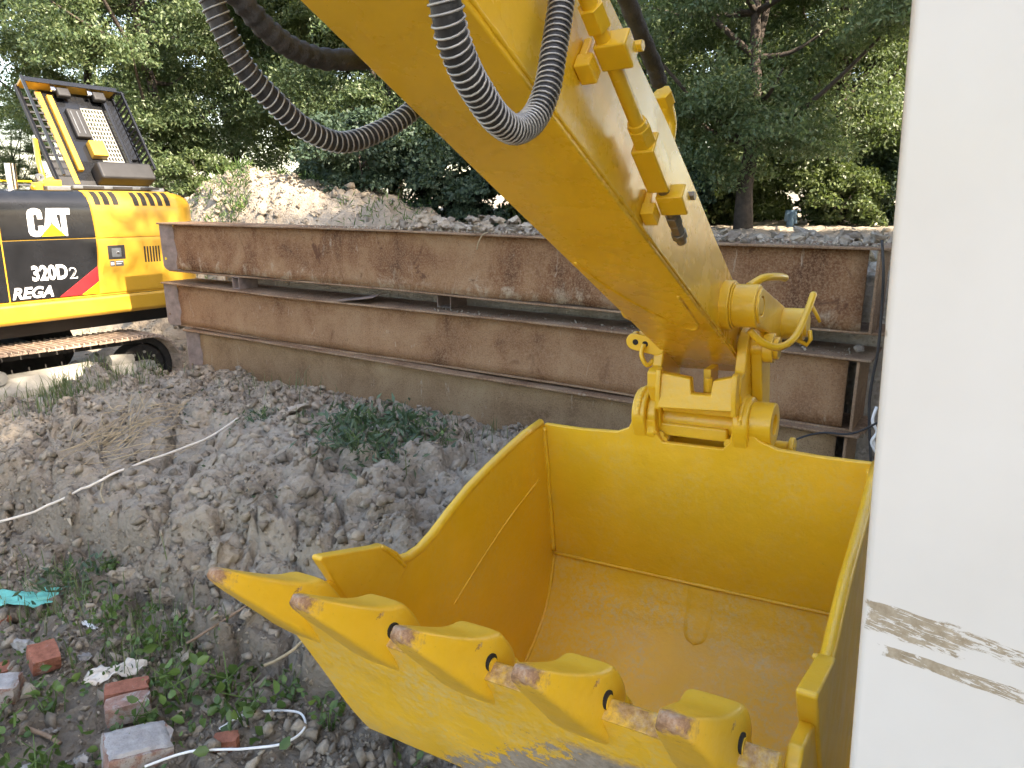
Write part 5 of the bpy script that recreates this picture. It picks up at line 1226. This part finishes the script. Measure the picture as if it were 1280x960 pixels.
# ------------------------------------------------------------------ weeds and grass
def weed_mesh(seed, n, h, spread, L, wr, mat):
    rng = np.random.default_rng(seed); P = rng.normal(size=(n, 3)) * np.array([spread, spread, 0]); P[:, 2] = rng.random(n) ** .8 * h
    d = rng.normal(size=(n, 3)); d[:, 2] = rng.uniform(-.1, .6, n); v, f = leaf_cloud(P, L, wr, -.25, rng, wr > .2); return tri_mesh('leaves', v, f, mat)
WM = [weed_mesh(1, 44, .08, .07, .034, .36, 'leaf_weed'), weed_mesh(2, 34, .13, .05, .036, .34, 'leaf_weed'), weed_mesh(3, 210, .10, .14, .066, .15, 'leaf_bluegreen'), weed_mesh(4, 110, .09, .11, .058, .15, 'leaf_bluegreen')]
stw = MB()
for k in range(6): stw.tube([(0, 0, -.03), (.03 * math.cos(k), .03 * math.sin(k), .06), (.06 * math.cos(k * 1.9), .06 * math.sin(k * 1.9), .12)], [.003, .0025, .0012], 5)
stw = stw.build('stems', 'leaf_weed'); COL.objects.unlink(stw)
WD = [(-.98, 4.62, 2, 1.2, 'low blue green weed clump left of the white stone'), (-.86, 4.78, 2, 1.25, 'tallest blue green weed clump against the lowest girder'), (-.80, 4.35, 2, 1.25, 'blue green weed clump right below the white stone'), (-.62, 4.62, 3, 1.1, 'sparse weed clump between white stone and bucket'), (-.92, 4.12, 3, 1.0, 'small blue green weed lower down the slope'), (-1.10, 4.75, 3, .9, 'thin weed beside the white plastic scrap'),
      (-.42, 4.40, 1, .9, 'bright leafed weed close to the bucket edge'), (-.98, 3.74, 0, .7, 'single bright green seedling above the side cutter'), (-.70, 4.08, 3, 1.0, 'dark weed at the foot of the weed patch'), (-1.75, 5.0, 3, .8, 'weed beside the long clay boulder'),
      (-1.05, 2.52, 0, 1.5, 'broad leafed weed inside the white cable loop'), (-1.36, 2.66, 1, 1.5, 'leafy weed right of the brick pair'), (-1.22, 2.74, 0, 1.5, 'weed patch below the scarp left of the bucket'), (-1.45, 2.50, 0, 1.1, 'weed between brick pair and large mortared brick'), (-1.52, 3.06, 1, 1.1, 'weed under the ledge beside the torn paper'), (-1.66, 3.0, 0, 1.1, 'low weed above the torn paper'),
      (-1.95, 3.22, 0, .9, 'small weed left of the white plastic strip'), (-.92, 2.66, 1, 1.0, 'weed near the root at the scarp foot'), (-2.0, 2.42, 0, 1.5, 'weed clump in the lower left corner'), (-1.90, 2.62, 1, 1.1, 'weed below the hollow brick'), (-2.35, 3.55, 3, 1.0, 'dark weed right of the teal sheet'), (-2.22, 3.72, 0, 1.0, 'weed at the foot of the long stalk'), (-.55, 2.62, 0, 1.3, 'weed in the shade beneath the bucket lip'), (-.40, 2.45, 1, 1.3, 'weed deep beneath the bucket lip'), (-.72, 2.5, 1, 1.1, 'weed right of the white cable loop'), (-1.72, 2.28, 0, 1.2, 'weed at the bottom edge left of the bricks'), (-1.5, 2.75, 0, .9, 'creeping weed behind the brick pair')]
for i, (x, y, k, sc, lab) in enumerate(WD):
    e = empty('weed', gp(x, y, -.005)); e.scale = (sc,) * 3; e.rotation_euler = (0, 0, i * 2.3)
    c = bpy.data.objects.new('leaves', WM[k]); COL.objects.link(c); c.parent = e
    c = stw.copy(); COL.objects.link(c); c.parent = e
    tag(e, lab, 'weed', 'weeds on the soil')
rg = np.random.default_rng(77)
def ground_leaves(name, T, G, L, wr, mat, label, lift, droop=-.2, Z=None):
    zz = height(T, G); X = GX + T * GD.x + G * GN.x; Y = GY + T * GD.y + G * GN.y
    P = np.stack([X, Y, zz + rg.random(len(T)) * lift], 1); v, f = leaf_cloud(P, L, wr, droop, rg, wr > .2); o = bpy.data.objects.new(name, tri_mesh(name, v, f, mat)); COL.objects.link(o); return tag(o, label, None, kind='stuff')
n = 1700; T = rg.uniform(.5, 3.6, n); G = rg.uniform(2.72, 3.9, n); k = fbm(T * 2.2, G * 2.2, 3, 55) > .05; ground_leaves('creeping_weeds', T[k], G[k], .028, .34, 'leaf_weed', 'creeping green weeds scattered over the debris', .05)
n = 900; T = rg.uniform(1.6, 6.2, n); G = rg.uniform(.1, 2.4, n); k = fbm(T * 2.0, G * 2.0, 3, 57) > .12; ground_leaves('bank_sprouts', T[k], G[k], .035, .2, 'leaf_bluegreen', 'tiny sprouts on the clay bank', .03)
n = 5200; T = np.concatenate([9.0 + rg.normal(0, 1.0, n), 8.5 + rg.normal(0, .5, 2600)]); G = np.concatenate([-3.4 + rg.normal(0, .9, n), -4.2 + rg.normal(0, .6, 2600)]); k = fbm(T * 1.6, G * 1.6, 3, 58) > .02; ground_leaves('heap_grass', T[k], G[k], .13, .06, 'leaf_weed', 'green grass growing over the spoil heap', .10, -1.2)
def blades(name, T, G, h, mat, label):
    zz = height(T, G); n = len(T); X = GX + T * GD.x + G * GN.x; Y = GY + T * GD.y + G * GN.y; a = rg.uniform(0, 6.28, n); hh = h * rg.uniform(.4, 1.2, n); ln = rg.uniform(.1, .7, n) * hh; w = .0028
    B = np.stack([X, Y, zz - .01], 1); s_ = np.stack([-np.sin(a), np.cos(a), a * 0], 1) * w; D = np.stack([np.cos(a), np.sin(a), a * 0], 1)
    M1 = B + D * (ln * .35)[:, None] + np.array([0, 0, 1]) * (hh * .65)[:, None]; T1 = B + D * ln[:, None] + np.array([0, 0, 1]) * hh[:, None]
    v = np.stack([B - s_, B + s_, M1 + s_ * .8, M1 - s_ * .8, T1], 1).reshape(-1, 3); b = np.arange(n) * 5
    f = np.concatenate([np.stack([b, b + 1, b + 2], 1), np.stack([b, b + 2, b + 3], 1), np.stack([b + 3, b + 2, b + 4], 1)]); o = bpy.data.objects.new(name, tri_mesh(name, v, f, mat)); COL.objects.link(o); return tag(o, label, None, kind='stuff')
n = 1500; T = np.concatenate([5.75 + rg.normal(0, .28, n), 4.6 + rg.normal(0, .5, 160), 2.3 + rg.normal(0, .5, 200)]); G = np.concatenate([1.6 + rg.normal(0, .42, n), .5 + rg.normal(0, .3, 160), .5 + np.abs(rg.normal(0, .5, 200))]); k = np.concatenate([fbm(T[:n] * 3, G[:n] * 3, 3, 66) > -.03, rg.random(360) < .5]); blades('grass', T[k], G[k], .17, 'leaf_grass', 'thin green and bleached grass in front of the track')
n = 420; T = np.concatenate([3.4 + rg.normal(0, .25, 200), 2.6 + rg.normal(0, .2, 220)]); G = 2.95 + rg.normal(0, .12, n); blades('scarp_grass', T, G, .15, 'leaf_grass', 'short grass under the ledge')
